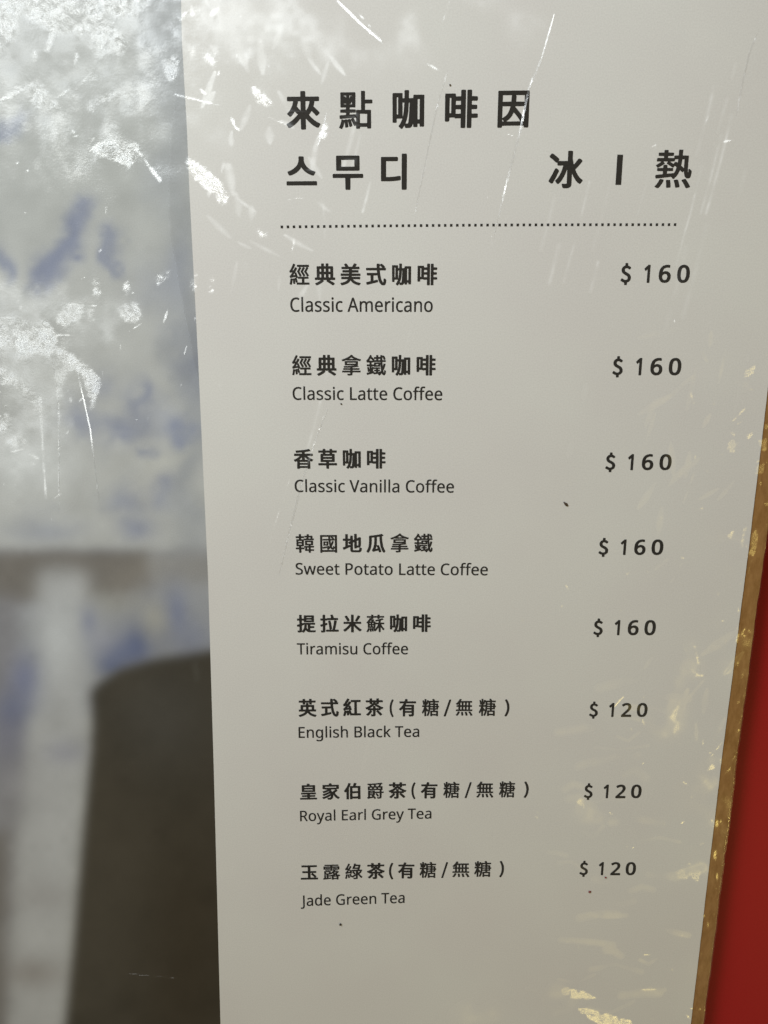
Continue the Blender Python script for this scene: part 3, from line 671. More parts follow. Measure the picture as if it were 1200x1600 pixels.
# ------------------------------------------------------------------ lettering
# outlines of the printed characters: advance, then closed outlines as x, y pairs, 240 units to the em
G = {
    '來': (240, [[106, -24, 103, -22, 102, -19, 101, 41, 99, 41, 76, 19, 64, 9, 43, -4, 26, -13, 18, -13, 15, -12, 3, 4, 2, 7, 4, 11, 18, 18, 32, 26, 45, 34, 64, 50, 83, 68, 82, 69, 78, 70, 75, 72, 62, 84, 60, 84, 48, 68, 37, 57, 34, 55, 26, 55, 23, 56, 9, 68, 8, 71, 9, 74, 23, 87, 31, 97, 40, 112, 46, 126, 51, 144, 50, 145, 48, 146, 15, 146, 11, 147, 9, 151, 9, 167, 11, 171, 14, 173, 100, 173, 101, 174, 102, 175, 102, 199, 103, 204, 107, 206, 131, 206, 135, 204, 137, 200, 137, 175, 137, 174, 138, 173, 225, 173, 228, 172, 231, 170, 232, 167, 232, 164, 232, 151, 231, 148, 226, 146, 198, 145, 199, 140, 192, 115, 192, 114, 211, 99, 231, 81, 234, 76, 233, 73, 224, 65, 218, 60, 215, 59, 208, 59, 206, 60, 198, 69, 186, 80, 179, 86, 177, 86, 170, 76, 160, 65, 161, 63, 174, 50, 193, 35, 212, 23, 236, 12, 239, 7, 237, 4, 225, -12, 221, -13, 212, -13, 189, -1, 177, 7, 158, 22, 139, 40, 137, 41, 137, -18, 136, -21, 134, -23, 131, -24], [99, 92, 100, 92, 101, 92, 102, 94, 102, 144, 101, 145, 99, 146, 84, 145, 84, 144, 85, 139, 77, 116, 77, 114], [138, 92, 139, 91, 140, 92, 144, 96, 151, 105, 156, 115, 163, 135, 165, 144, 163, 146, 139, 146, 138, 145, 137, 144, 137, 96]]),
    '點': (240, [[17, -22, 5, -16, 3, -13, 4, -10, 8, -4, 13, 7, 18, 23, 19, 31, 20, 34, 22, 35, 26, 35, 38, 31, 43, 34, 49, 35, 57, 35, 59, 34, 62, 32, 66, 35, 72, 37, 78, 37, 81, 36, 85, 33, 87, 38, 93, 40, 95, 42, 87, 43, 84, 42, 72, 42, 69, 41, 57, 41, 53, 40, 41, 40, 37, 39, 25, 39, 21, 38, 11, 38, 8, 40, 7, 48, 7, 55, 7, 57, 9, 59, 21, 60, 25, 61, 42, 61, 50, 62, 51, 63, 52, 64, 52, 73, 50, 75, 15, 75, 12, 77, 12, 91, 14, 94, 49, 95, 51, 96, 52, 97, 52, 104, 50, 106, 17, 106, 14, 108, 14, 191, 15, 194, 17, 196, 20, 196, 114, 196, 118, 194, 119, 191, 118, 108, 115, 106, 79, 106, 78, 104, 78, 97, 78, 96, 80, 95, 117, 94, 120, 91, 120, 78, 118, 76, 116, 75, 79, 75, 78, 73, 78, 66, 78, 64, 79, 63, 83, 64, 98, 64, 102, 65, 119, 65, 121, 65, 122, 66, 122, 86, 123, 90, 126, 91, 154, 91, 156, 91, 157, 92, 157, 201, 159, 203, 161, 204, 180, 204, 183, 203, 185, 199, 185, 153, 187, 152, 232, 152, 235, 150, 236, 148, 236, 132, 233, 129, 187, 129, 185, 128, 185, 126, 185, 93, 185, 91, 223, 91, 226, 88, 227, -16, 226, -20, 222, -21, 201, -21, 199, -19, 199, -13, 197, -11, 151, -11, 149, -12, 149, -13, 148, -20, 146, -22, 124, -22, 122, -19, 121, -2, 120, -2, 114, -4, 108, -4, 106, -3, 96, 16, 92, 23, 87, 30, 87, 27, 93, 9, 96, 0, 95, -5, 93, -7, 82, -10, 77, -10, 75, -9, 70, 8, 65, 23, 64, 24, 64, 21, 68, -6, 68, -10, 66, -12, 64, -13, 56, -14, 48, -14, 46, -13, 45, -11, 44, 7, 41, 18, 40, 16, 37, 4, 34, -5, 29, -15, 23, -22], [149, 12, 195, 12, 198, 13, 199, 64, 198, 67, 152, 68, 149, 67, 149, 15], [120, 20, 121, 20, 122, 22, 121, 44, 117, 45, 105, 43], [38, 125, 52, 125, 54, 126, 54, 128, 52, 129, 46, 128, 42, 128, 38, 130, 38, 127], [77, 125, 93, 125, 94, 127, 93, 140, 91, 138, 88, 130, 86, 128, 83, 127, 77, 127, 76, 126], [76, 159, 77, 159, 81, 172, 84, 174, 92, 173, 93, 173, 94, 174, 93, 176, 78, 177, 76, 176], [52, 165, 53, 165, 54, 168, 54, 174, 53, 176, 40, 177, 38, 176, 38, 173, 47, 173, 49, 172]]),
    '咖': (240, [[70, -25, 67, -23, 56, -13, 53, -8, 55, -5, 65, 7, 70, 16, 77, 31, 79, 37, 41, 36, 40, 34, 40, 18, 39, 14, 36, 12, 16, 12, 12, 14, 11, 17, 10, 182, 11, 185, 12, 187, 15, 189, 17, 189, 76, 189, 79, 187, 80, 184, 80, 161, 81, 159, 83, 158, 92, 158, 93, 160, 93, 201, 95, 204, 99, 206, 120, 206, 124, 204, 125, 199, 125, 191, 124, 187, 124, 161, 125, 159, 126, 158, 154, 159, 154, 161, 155, 174, 156, 177, 160, 178, 225, 178, 229, 177, 231, 174, 231, 171, 231, -6, 230, -11, 226, -13, 204, -13, 201, -11, 200, -8, 199, 4, 197, 5, 188, 5, 186, 5, 185, 4, 185, -9, 183, -14, 179, -15, 160, -15, 156, -13, 155, -10, 154, 6, 153, 5, 150, -3, 146, -11, 142, -14, 137, -18, 128, -20, 102, -20, 99, -18, 97, -15, 96, -8, 95, -6, 94, -6, 80, -23, 77, -25], [106, 7, 111, 6, 118, 7, 120, 11, 121, 16, 124, 38, 125, 61, 126, 65, 126, 78, 127, 82, 127, 100, 128, 105, 129, 131, 128, 132, 125, 131, 123, 126, 123, 109, 122, 105, 121, 85, 119, 69, 115, 48, 109, 26, 102, 9, 103, 7], [186, 32, 198, 31, 199, 32, 199, 34, 199, 150, 199, 151, 197, 152, 187, 152, 186, 151, 185, 150, 185, 35], [81, 47, 82, 47, 84, 54, 89, 84, 90, 102, 91, 105, 91, 117, 92, 121, 92, 131, 91, 132, 82, 132, 80, 131], [41, 62, 48, 61, 49, 62, 49, 64, 49, 162, 49, 163, 47, 164, 42, 164, 41, 163, 40, 162, 40, 65]]),
    '啡': (240, [[124, -23, 121, -21, 120, -18, 120, 33, 119, 35, 118, 35, 82, 35, 79, 37, 75, 40, 43, 40, 42, 40, 42, 38, 42, 22, 39, 18, 35, 16, 16, 16, 13, 17, 11, 19, 10, 23, 10, 177, 11, 180, 12, 182, 16, 183, 79, 183, 83, 182, 84, 179, 85, 168, 86, 166, 118, 166, 119, 167, 120, 169, 120, 199, 121, 203, 125, 205, 147, 205, 150, 205, 152, 203, 154, 198, 154, -18, 152, -21, 148, -24], [167, -23, 164, -21, 163, -17, 163, 200, 164, 203, 168, 205, 190, 205, 194, 203, 196, 200, 196, 169, 196, 167, 231, 166, 235, 164, 237, 160, 237, 145, 234, 141, 230, 139, 198, 139, 196, 139, 196, 138, 196, 118, 196, 116, 229, 115, 232, 113, 234, 110, 234, 107, 234, 95, 232, 92, 230, 90, 227, 89, 198, 89, 196, 89, 196, 65, 196, 64, 198, 63, 232, 63, 235, 63, 237, 61, 239, 58, 239, 43, 237, 39, 233, 37, 196, 37, 196, 35, 196, -17, 195, -20, 193, -22, 190, -24], [85, 63, 89, 62, 119, 63, 120, 66, 119, 89, 117, 89, 90, 89, 85, 90, 85, 66], [42, 67, 51, 66, 52, 67, 53, 69, 53, 155, 52, 157, 50, 157, 43, 157, 42, 157, 42, 155, 42, 70], [85, 115, 86, 114, 90, 115, 119, 116, 120, 119, 119, 139, 117, 139, 85, 139]]),
    '因': (240, [[16, -24, 13, -21, 12, -17, 12, 190, 12, 193, 13, 195, 16, 197, 19, 197, 221, 197, 224, 197, 226, 196, 228, 193, 229, 190, 229, -16, 228, -19, 227, -22, 223, -24, 200, -24, 197, -21, 196, -18, 196, -13, 195, -12, 193, -12, 48, -12, 45, -13, 44, -19, 42, -22, 40, -24], [45, 14, 52, 13, 54, 14, 54, 15, 50, 22, 46, 25, 45, 25, 45, 23, 45, 16], [74, 14, 84, 13, 170, 14, 165, 21, 153, 37, 137, 54, 124, 67, 122, 65, 112, 47, 100, 33, 88, 23, 74, 15], [183, 14, 190, 13, 195, 14, 196, 16, 195, 24, 194, 24, 191, 22, 185, 17], [45, 35, 46, 34, 65, 45, 70, 49, 80, 59, 87, 70, 92, 80, 98, 98, 99, 104, 45, 104], [194, 36, 195, 35, 196, 38, 195, 105, 190, 104, 134, 104, 133, 101, 134, 99, 143, 91, 173, 60], [46, 131, 103, 132, 105, 141, 105, 157, 106, 165, 108, 170, 101, 170, 45, 170, 45, 168, 45, 134, 45, 132], [193, 131, 195, 130, 196, 132, 196, 168, 195, 170, 191, 170, 137, 170, 139, 164, 139, 149, 138, 144, 138, 134, 138, 132]]),
    '스': (221, [[8, 6, 5, 8, 4, 11, 4, 26, 5, 30, 9, 32, 210, 33, 215, 31, 217, 27, 217, 10, 215, 7, 211, 6], [185, 68, 162, 76, 142, 87, 128, 98, 117, 109, 109, 119, 107, 117, 104, 112, 94, 101, 81, 90, 71, 84, 60, 78, 43, 71, 34, 69, 25, 69, 22, 70, 12, 89, 13, 92, 16, 94, 31, 99, 51, 109, 68, 122, 77, 131, 84, 141, 89, 153, 91, 167, 91, 183, 93, 187, 97, 189, 122, 188, 126, 186, 128, 183, 128, 163, 130, 152, 134, 142, 144, 128, 152, 120, 158, 115, 175, 104, 187, 99, 200, 95, 206, 92, 207, 88, 196, 70, 192, 68]]),
    '무': (221, [[96, -23, 93, -21, 92, -18, 91, 51, 89, 52, 8, 52, 5, 54, 4, 57, 4, 72, 6, 76, 10, 78, 209, 78, 212, 77, 215, 75, 217, 72, 217, 57, 215, 54, 212, 52, 128, 51, 128, 49, 127, -19, 126, -22, 122, -23], [33, 97, 30, 99, 29, 103, 29, 185, 30, 188, 31, 190, 35, 192, 185, 192, 188, 191, 190, 189, 192, 185, 192, 103, 191, 100, 189, 98, 184, 97], [65, 123, 154, 123, 155, 123, 156, 125, 156, 164, 155, 165, 153, 166, 66, 165, 65, 165, 65, 163, 65, 125]]),
    '디': (221, [[166, -24, 163, -21, 162, -17, 162, 198, 163, 201, 167, 203, 192, 203, 196, 201, 198, 197, 198, -18, 196, -22, 192, -24], [22, 30, 19, 33, 18, 37, 18, 177, 19, 181, 21, 182, 24, 183, 129, 183, 133, 182, 136, 178, 136, 162, 134, 158, 131, 156, 56, 156, 54, 155, 54, 59, 55, 58, 56, 57, 81, 57, 85, 58, 98, 58, 102, 59, 110, 59, 126, 61, 141, 64, 149, 64, 153, 63, 155, 60, 157, 43, 156, 40, 152, 37, 147, 36, 127, 33, 109, 32, 106, 31, 93, 31, 88, 30]]),
    '冰': (240, [[106, -23, 104, -22, 102, -19, 98, -9, 95, -2, 95, 0, 96, 3, 99, 5, 101, 5, 127, 4, 128, 5, 130, 7, 129, 92, 128, 92, 118, 66, 109, 48, 97, 28, 85, 14, 74, 5, 71, 3, 67, 3, 64, 3, 61, 5, 49, 20, 48, 24, 50, 27, 59, 34, 68, 44, 74, 53, 82, 66, 87, 76, 93, 91, 100, 115, 98, 116, 65, 116, 61, 118, 59, 122, 58, 134, 49, 134, 43, 138, 26, 152, 5, 166, 2, 170, 2, 173, 4, 176, 14, 188, 17, 189, 24, 189, 32, 185, 50, 173, 63, 163, 69, 158, 71, 153, 70, 150, 67, 146, 68, 144, 112, 144, 121, 145, 128, 143, 129, 144, 130, 146, 130, 200, 130, 203, 132, 205, 135, 206, 158, 206, 162, 204, 164, 201, 164, 161, 170, 135, 173, 125, 175, 124, 182, 131, 202, 155, 206, 158, 217, 158, 229, 150, 233, 145, 233, 143, 232, 141, 221, 127, 192, 98, 187, 94, 186, 92, 195, 74, 207, 57, 220, 42, 230, 35, 239, 29, 241, 26, 242, 24, 240, 20, 227, 6, 224, 4, 218, 4, 213, 7, 205, 12, 194, 22, 188, 30, 178, 43, 166, 63, 165, 65, 164, 65, 164, -3, 159, -13, 156, -16, 151, -19, 140, -23, 130, -24], [20, 6, 4, 17, 2, 20, 2, 23, 27, 65, 44, 97, 48, 99, 56, 99, 71, 88, 72, 85, 72, 81, 51, 40, 33, 9, 29, 6]]),
    '熱': (240, [[25, -22, 11, -16, 8, -14, 8, -12, 9, -10, 19, 1, 28, 14, 36, 29, 39, 32, 45, 33, 61, 28, 63, 26, 63, 23, 55, 7, 48, -4, 40, -14, 33, -21, 31, -22], [209, -22, 205, -19, 192, 3, 176, 23, 176, 25, 180, 28, 196, 33, 201, 33, 206, 28, 220, 10, 233, -10, 234, -14, 231, -17, 215, -22], [85, -20, 82, -18, 81, -13, 81, -3, 79, 13, 77, 21, 77, 24, 80, 26, 87, 27, 102, 27, 104, 25, 106, 17, 109, -2, 110, -15, 108, -17, 106, -18, 91, -20], [142, -19, 139, -17, 135, 1, 127, 21, 127, 24, 128, 26, 131, 27, 142, 29, 150, 29, 154, 26, 157, 20, 166, -5, 167, -13, 166, -15, 162, -17, 151, -19], [120, 33, 111, 43, 106, 45, 72, 41, 69, 41, 44, 38, 32, 37, 25, 36, 22, 36, 13, 36, 10, 38, 8, 43, 8, 52, 8, 54, 11, 56, 15, 57, 46, 60, 53, 61, 54, 62, 54, 76, 54, 78, 53, 78, 21, 79, 18, 80, 16, 82, 16, 93, 16, 95, 19, 97, 53, 98, 54, 99, 54, 113, 57, 115, 61, 116, 76, 116, 79, 115, 80, 112, 80, 99, 82, 98, 116, 97, 118, 95, 118, 91, 118, 82, 116, 79, 83, 79, 81, 78, 80, 65, 82, 64, 86, 64, 110, 66, 124, 67, 127, 71, 133, 83, 138, 99, 138, 101, 137, 103, 127, 110, 125, 109, 121, 103, 118, 100, 115, 99, 112, 100, 98, 109, 75, 122, 74, 124, 74, 126, 80, 134, 80, 135, 77, 136, 54, 135, 54, 133, 62, 125, 62, 123, 60, 121, 41, 109, 23, 100, 19, 99, 16, 101, 7, 110, 6, 112, 7, 113, 9, 115, 21, 122, 35, 131, 38, 133, 39, 135, 12, 136, 10, 139, 11, 153, 13, 155, 15, 156, 53, 156, 54, 156, 54, 158, 54, 166, 53, 167, 24, 168, 21, 169, 19, 171, 19, 183, 19, 185, 21, 187, 53, 188, 54, 189, 54, 200, 57, 203, 78, 203, 80, 200, 80, 190, 81, 188, 113, 187, 115, 187, 116, 184, 116, 171, 115, 169, 112, 168, 82, 167, 81, 167, 80, 165, 81, 156, 83, 156, 118, 156, 119, 157, 119, 167, 122, 170, 144, 171, 146, 171, 146, 200, 148, 204, 151, 205, 170, 204, 172, 204, 173, 201, 173, 194, 172, 189, 172, 173, 173, 171, 208, 170, 211, 168, 211, 93, 212, 89, 212, 79, 213, 72, 215, 72, 215, 88, 217, 91, 220, 92, 224, 91, 236, 80, 236, 69, 235, 59, 233, 48, 230, 42, 225, 37, 222, 36, 210, 36, 205, 37, 195, 46, 191, 56, 188, 69, 188, 74, 187, 78, 186, 78, 182, 73, 176, 73, 174, 74, 163, 83, 162, 83, 160, 82, 153, 64, 142, 48, 128, 34, 125, 33], [184, 98, 185, 98, 186, 99, 185, 102, 185, 147, 184, 148, 173, 148, 171, 147, 170, 129, 167, 111], [115, 123, 118, 122, 119, 123, 124, 131, 128, 133, 134, 133, 142, 129, 143, 129, 144, 133, 145, 148, 142, 149, 125, 148, 124, 138, 121, 136, 95, 135, 96, 134, 97, 133]]),
    '經': (240, [[20, -18, 6, -13, 3, -10, 9, 11, 13, 33, 14, 44, 16, 48, 19, 50, 26, 50, 34, 49, 41, 46, 45, 49, 57, 51, 63, 51, 67, 54, 75, 56, 76, 57, 75, 63, 74, 65, 72, 65, 34, 59, 19, 55, 14, 55, 11, 57, 5, 72, 6, 76, 13, 80, 16, 83, 27, 96, 38, 111, 37, 113, 24, 111, 17, 109, 12, 109, 9, 112, 4, 126, 4, 128, 11, 134, 19, 145, 33, 169, 44, 191, 49, 202, 51, 205, 57, 205, 72, 198, 74, 196, 74, 193, 62, 168, 51, 149, 44, 138, 43, 135, 45, 135, 54, 136, 59, 144, 70, 165, 74, 168, 79, 168, 93, 159, 95, 157, 95, 155, 89, 143, 70, 113, 71, 112, 72, 112, 78, 114, 82, 114, 84, 113, 86, 110, 101, 68, 220, 68, 223, 67, 224, 64, 224, 50, 224, 48, 222, 46, 178, 46, 176, 45, 176, 7, 176, 6, 178, 6, 232, 6, 234, 2, 234, -14, 233, -16, 230, -17, 89, -17, 87, -15, 86, -11, 86, 2, 89, 6, 145, 6, 147, 6, 147, 7, 147, 45, 145, 46, 103, 46, 100, 48, 99, 56, 98, 57, 89, 55, 87, 52, 95, 29, 98, 17, 98, 13, 97, 11, 94, 9, 84, 6, 79, 6, 77, 7, 75, 9, 70, 28, 68, 34, 67, 35, 67, 32, 70, 4, 70, -4, 68, -6, 66, -7, 55, -9, 49, -9, 47, -7, 45, -2, 44, 17, 41, 37, 41, 38, 40, 38, 34, 6, 29, -14, 26, -18], [123, 71, 120, 74, 112, 89, 92, 121, 103, 140, 117, 166, 120, 168, 126, 168, 140, 165, 142, 162, 142, 159, 137, 149, 123, 126, 121, 122, 121, 120, 134, 101, 140, 91, 145, 80, 144, 78, 142, 76, 131, 71], [165, 71, 163, 73, 153, 91, 143, 107, 135, 117, 133, 121, 134, 124, 140, 133, 151, 151, 159, 166, 162, 168, 168, 168, 181, 165, 183, 162, 184, 160, 178, 148, 163, 124, 162, 121, 181, 93, 186, 84, 187, 80, 185, 77, 172, 71], [208, 71, 205, 74, 198, 86, 190, 98, 173, 120, 175, 124, 186, 141, 200, 165, 202, 168, 204, 168, 211, 168, 223, 165, 225, 162, 225, 159, 224, 156, 203, 123, 203, 121, 219, 99, 228, 85, 230, 80, 228, 77, 215, 71], [49, 83, 64, 85, 68, 87, 67, 91, 64, 100, 63, 102, 61, 101, 51, 88, 49, 84], [97, 170, 94, 173, 94, 188, 95, 191, 98, 193, 228, 193, 231, 192, 232, 189, 232, 173, 231, 171, 229, 170]]),
    '典': (240, [[22, -24, 19, -22, 6, -10, 4, -7, 6, -3, 45, 16, 64, 28, 68, 31, 68, 32, 7, 33, 4, 34, 2, 37, 1, 53, 3, 57, 7, 59, 23, 60, 25, 60, 25, 61, 25, 171, 27, 175, 30, 177, 32, 178, 77, 178, 77, 180, 78, 202, 80, 205, 84, 207, 104, 207, 108, 205, 110, 201, 111, 178, 113, 178, 128, 178, 129, 178, 129, 180, 130, 203, 132, 206, 137, 208, 157, 207, 161, 205, 162, 202, 162, 179, 164, 178, 210, 178, 214, 176, 216, 173, 216, 171, 216, 61, 217, 60, 219, 60, 233, 59, 237, 57, 238, 53, 238, 37, 236, 34, 233, 33, 174, 32, 174, 31, 175, 30, 209, 12, 231, -2, 233, -6, 231, -10, 215, -23, 212, -23, 206, -23, 174, -3, 138, 17, 136, 20, 136, 23, 137, 26, 142, 31, 142, 32, 100, 33, 98, 32, 98, 31, 103, 27, 105, 24, 105, 22, 103, 18, 96, 12, 78, 0, 64, -8, 44, -18, 30, -24], [60, 60, 75, 60, 77, 60, 77, 61, 77, 91, 77, 93, 76, 93, 62, 94, 60, 93, 59, 92, 59, 62], [111, 60, 127, 60, 129, 60, 129, 90, 129, 93, 113, 94, 111, 93, 110, 63], [163, 60, 179, 60, 182, 60, 182, 90, 182, 93, 166, 94, 163, 93, 162, 63], [60, 121, 75, 121, 77, 121, 77, 147, 77, 150, 62, 151, 60, 150, 59, 124], [111, 121, 127, 121, 129, 121, 129, 147, 129, 150, 113, 151, 111, 150, 110, 124], [163, 121, 179, 121, 182, 121, 182, 147, 182, 150, 166, 151, 163, 150, 162, 124]]),
    '美': (240, [[15, -23, 12, -21, 8, -12, 2, -4, 2, -2, 4, 1, 8, 3, 24, 6, 41, 10, 58, 16, 66, 20, 76, 27, 84, 34, 87, 39, 87, 40, 85, 41, 16, 41, 13, 43, 12, 46, 12, 61, 13, 64, 16, 66, 18, 67, 96, 67, 99, 69, 99, 74, 99, 75, 97, 76, 10, 76, 7, 78, 6, 81, 6, 96, 7, 99, 9, 101, 12, 102, 100, 102, 102, 102, 103, 105, 103, 110, 101, 111, 33, 112, 29, 113, 27, 117, 27, 132, 28, 135, 31, 137, 101, 138, 103, 139, 103, 145, 102, 146, 100, 147, 20, 147, 17, 149, 16, 152, 16, 167, 17, 170, 21, 172, 61, 173, 61, 175, 48, 192, 47, 196, 49, 200, 66, 207, 73, 207, 77, 205, 90, 190, 99, 174, 101, 173, 140, 173, 152, 190, 159, 204, 163, 207, 170, 207, 191, 201, 193, 198, 193, 194, 180, 175, 180, 173, 218, 173, 222, 171, 224, 169, 225, 166, 225, 152, 223, 149, 220, 147, 218, 147, 138, 146, 137, 145, 137, 139, 138, 138, 139, 138, 209, 137, 212, 135, 214, 132, 214, 117, 213, 114, 210, 112, 207, 112, 138, 111, 137, 110, 137, 103, 138, 102, 139, 102, 230, 101, 234, 100, 236, 97, 236, 80, 233, 77, 229, 76, 136, 75, 135, 75, 134, 72, 134, 68, 135, 67, 136, 67, 226, 67, 231, 65, 233, 61, 233, 46, 231, 43, 228, 41, 153, 41, 152, 40, 151, 39, 158, 32, 167, 25, 177, 19, 188, 14, 203, 9, 217, 6, 232, 3, 236, 2, 238, -1, 238, -3, 236, -7, 232, -11, 226, -20, 222, -23, 214, -23, 187, -17, 168, -10, 151, -1, 141, 6, 130, 16, 122, 26, 120, 27, 119, 26, 110, 14, 104, 9, 94, 1, 77, -8, 62, -14, 40, -20, 24, -23]]),
    '式': (240, [[198, -24, 185, -21, 172, -11, 160, 4, 150, 25, 143, 47, 136, 85, 133, 83, 130, 81, 94, 81, 92, 81, 91, 30, 92, 28, 93, 28, 128, 35, 138, 35, 140, 34, 141, 32, 143, 24, 143, 15, 141, 11, 137, 9, 133, 8, 36, -15, 25, -17, 17, -17, 13, -15, 11, -12, 6, 5, 6, 7, 8, 10, 12, 11, 54, 20, 57, 21, 57, 24, 57, 81, 55, 81, 20, 81, 16, 83, 14, 85, 13, 88, 13, 103, 15, 106, 18, 108, 20, 108, 132, 108, 132, 117, 131, 121, 131, 129, 130, 133, 129, 134, 10, 135, 7, 137, 5, 140, 5, 156, 7, 159, 10, 161, 12, 161, 127, 161, 128, 162, 128, 164, 127, 200, 129, 203, 133, 205, 159, 205, 162, 203, 163, 200, 164, 195, 165, 195, 172, 201, 178, 204, 188, 204, 197, 198, 213, 185, 223, 175, 225, 172, 224, 168, 219, 163, 219, 162, 231, 161, 233, 160, 235, 157, 235, 141, 234, 137, 231, 135, 229, 134, 168, 134, 166, 134, 165, 132, 169, 97, 175, 64, 182, 39, 189, 24, 195, 14, 201, 7, 203, 7, 204, 8, 206, 19, 208, 44, 210, 47, 213, 49, 220, 49, 223, 48, 230, 43, 238, 38, 240, 34, 239, 21, 235, -1, 231, -10, 228, -15, 221, -21, 213, -24], [164, 162, 190, 161, 192, 162, 192, 163, 176, 177, 165, 185, 164, 185, 163, 183, 163, 164]]),
    '拿': (240, [[77, -22, 75, -20, 70, -8, 69, -6, 70, -4, 74, -2, 105, -2, 106, -1, 106, 1, 106, 10, 106, 12, 13, 13, 11, 14, 9, 16, 10, 30, 12, 32, 14, 33, 105, 33, 106, 34, 106, 39, 106, 40, 104, 41, 26, 41, 24, 42, 22, 44, 22, 55, 23, 58, 27, 60, 105, 60, 106, 61, 106, 65, 106, 66, 104, 67, 92, 67, 86, 66, 51, 66, 46, 65, 35, 65, 33, 66, 31, 68, 28, 80, 28, 82, 32, 84, 74, 84, 79, 85, 99, 85, 104, 86, 119, 86, 122, 87, 134, 87, 137, 88, 156, 89, 159, 90, 165, 90, 166, 91, 44, 92, 42, 94, 41, 96, 41, 134, 42, 137, 44, 138, 47, 139, 193, 139, 197, 138, 198, 134, 198, 96, 198, 94, 195, 91, 195, 90, 205, 81, 206, 79, 205, 77, 204, 76, 198, 75, 176, 72, 169, 72, 156, 70, 147, 70, 144, 69, 135, 69, 134, 67, 134, 61, 134, 60, 136, 60, 214, 60, 216, 59, 217, 56, 217, 43, 215, 41, 213, 41, 135, 41, 134, 39, 134, 34, 134, 33, 136, 33, 227, 33, 229, 31, 230, 29, 230, 16, 229, 14, 226, 13, 135, 13, 134, 12, 133, 10, 133, -10, 130, -15, 128, -17, 122, -20, 108, -22], [69, 110, 168, 110, 170, 110, 170, 111, 170, 118, 170, 120, 168, 121, 71, 121, 69, 120, 69, 119, 68, 112], [16, 137, 12, 140, 8, 146, 4, 151, 4, 153, 6, 155, 38, 165, 68, 177, 88, 187, 98, 193, 118, 209, 125, 208, 137, 203, 140, 200, 140, 198, 138, 195, 139, 194, 144, 191, 163, 181, 182, 173, 199, 167, 234, 157, 236, 154, 226, 140, 223, 138, 216, 138, 211, 139, 182, 148, 178, 145, 176, 145, 67, 145, 64, 145, 60, 149, 28, 138, 23, 137], [95, 163, 105, 163, 145, 163, 145, 164, 140, 167, 120, 179, 119, 179, 107, 171, 96, 165, 95, 164]]),
    '鐵': (240, [[155, -22, 142, -9, 142, -7, 146, -3, 146, -2, 110, -7, 101, -9, 92, -9, 89, -6, 88, -3, 88, 2, 85, 3, 19, -14, 12, -14, 9, -11, 6, 2, 6, 5, 7, 7, 10, 9, 39, 15, 40, 16, 41, 18, 40, 23, 27, 19, 22, 20, 20, 22, 17, 46, 12, 68, 14, 70, 24, 73, 30, 73, 32, 72, 34, 70, 39, 47, 40, 46, 41, 77, 41, 79, 39, 80, 10, 81, 8, 84, 8, 98, 9, 100, 11, 101, 40, 102, 41, 104, 41, 120, 40, 122, 38, 122, 23, 122, 20, 124, 16, 122, 11, 123, 8, 126, 2, 143, 3, 145, 20, 162, 30, 176, 42, 194, 46, 204, 48, 206, 54, 206, 67, 199, 69, 197, 66, 189, 66, 187, 93, 164, 94, 180, 95, 182, 97, 183, 119, 184, 120, 186, 120, 201, 121, 203, 124, 204, 141, 204, 144, 203, 146, 201, 146, 185, 147, 184, 148, 183, 167, 184, 168, 186, 168, 201, 169, 203, 171, 204, 191, 204, 194, 202, 194, 196, 195, 195, 205, 199, 211, 199, 215, 195, 221, 187, 230, 167, 233, 160, 230, 156, 218, 151, 210, 151, 208, 153, 204, 166, 198, 178, 196, 180, 194, 181, 194, 152, 194, 150, 195, 148, 231, 148, 234, 147, 235, 145, 235, 132, 232, 129, 197, 128, 196, 128, 195, 126, 197, 88, 198, 83, 199, 83, 202, 90, 206, 108, 209, 111, 216, 111, 225, 109, 229, 108, 232, 106, 229, 92, 224, 75, 216, 54, 205, 32, 205, 29, 209, 14, 211, 11, 213, 12, 214, 17, 216, 35, 218, 38, 224, 38, 237, 28, 238, 25, 237, 19, 232, -3, 227, -11, 220, -18, 217, -20, 206, -20, 201, -17, 194, -10, 190, -5, 187, 2, 185, 2, 178, -7, 166, -19, 161, -22], [96, 13, 99, 12, 117, 15, 118, 23, 117, 25, 98, 25, 95, 28, 95, 31, 95, 40, 96, 42, 99, 43, 116, 43, 118, 45, 118, 49, 117, 51, 94, 51, 92, 52, 90, 55, 89, 55, 81, 27, 82, 25, 89, 26, 92, 25, 94, 23, 94, 19], [144, 19, 149, 18, 161, 20, 168, 20, 178, 34, 178, 37, 176, 46, 174, 68, 173, 71, 172, 93, 171, 97, 170, 112, 169, 112, 169, 111, 169, 79, 166, 76, 98, 75, 95, 76, 94, 81, 92, 81, 89, 80, 67, 80, 65, 80, 65, 58, 67, 59, 69, 73, 72, 75, 80, 75, 88, 72, 92, 69, 164, 69, 167, 68, 169, 66, 169, 63, 169, 55, 167, 52, 164, 51, 144, 51, 143, 51, 143, 49, 143, 45, 144, 43, 160, 43, 163, 42, 165, 40, 165, 28, 161, 25, 144, 25, 143, 24], [66, 22, 67, 22, 68, 23, 66, 24, 65, 23], [119, 94, 143, 93, 145, 95, 145, 104, 144, 105, 142, 105, 119, 105, 118, 105, 118, 103, 118, 96], [92, 101, 93, 101, 94, 102, 94, 120, 96, 123, 164, 123, 169, 121, 170, 127, 169, 128, 167, 128, 88, 128, 87, 128, 87, 125, 84, 123, 66, 122, 65, 122, 65, 120, 65, 104, 66, 102], [39, 144, 75, 143, 77, 144, 78, 145, 70, 152, 54, 166, 52, 164, 39, 146], [98, 149, 103, 148, 119, 149, 120, 151, 119, 162, 116, 162, 95, 162, 99, 157, 99, 154, 97, 150], [147, 149, 150, 148, 168, 149, 169, 151, 168, 162, 165, 162, 147, 162, 146, 158, 146, 151]]),
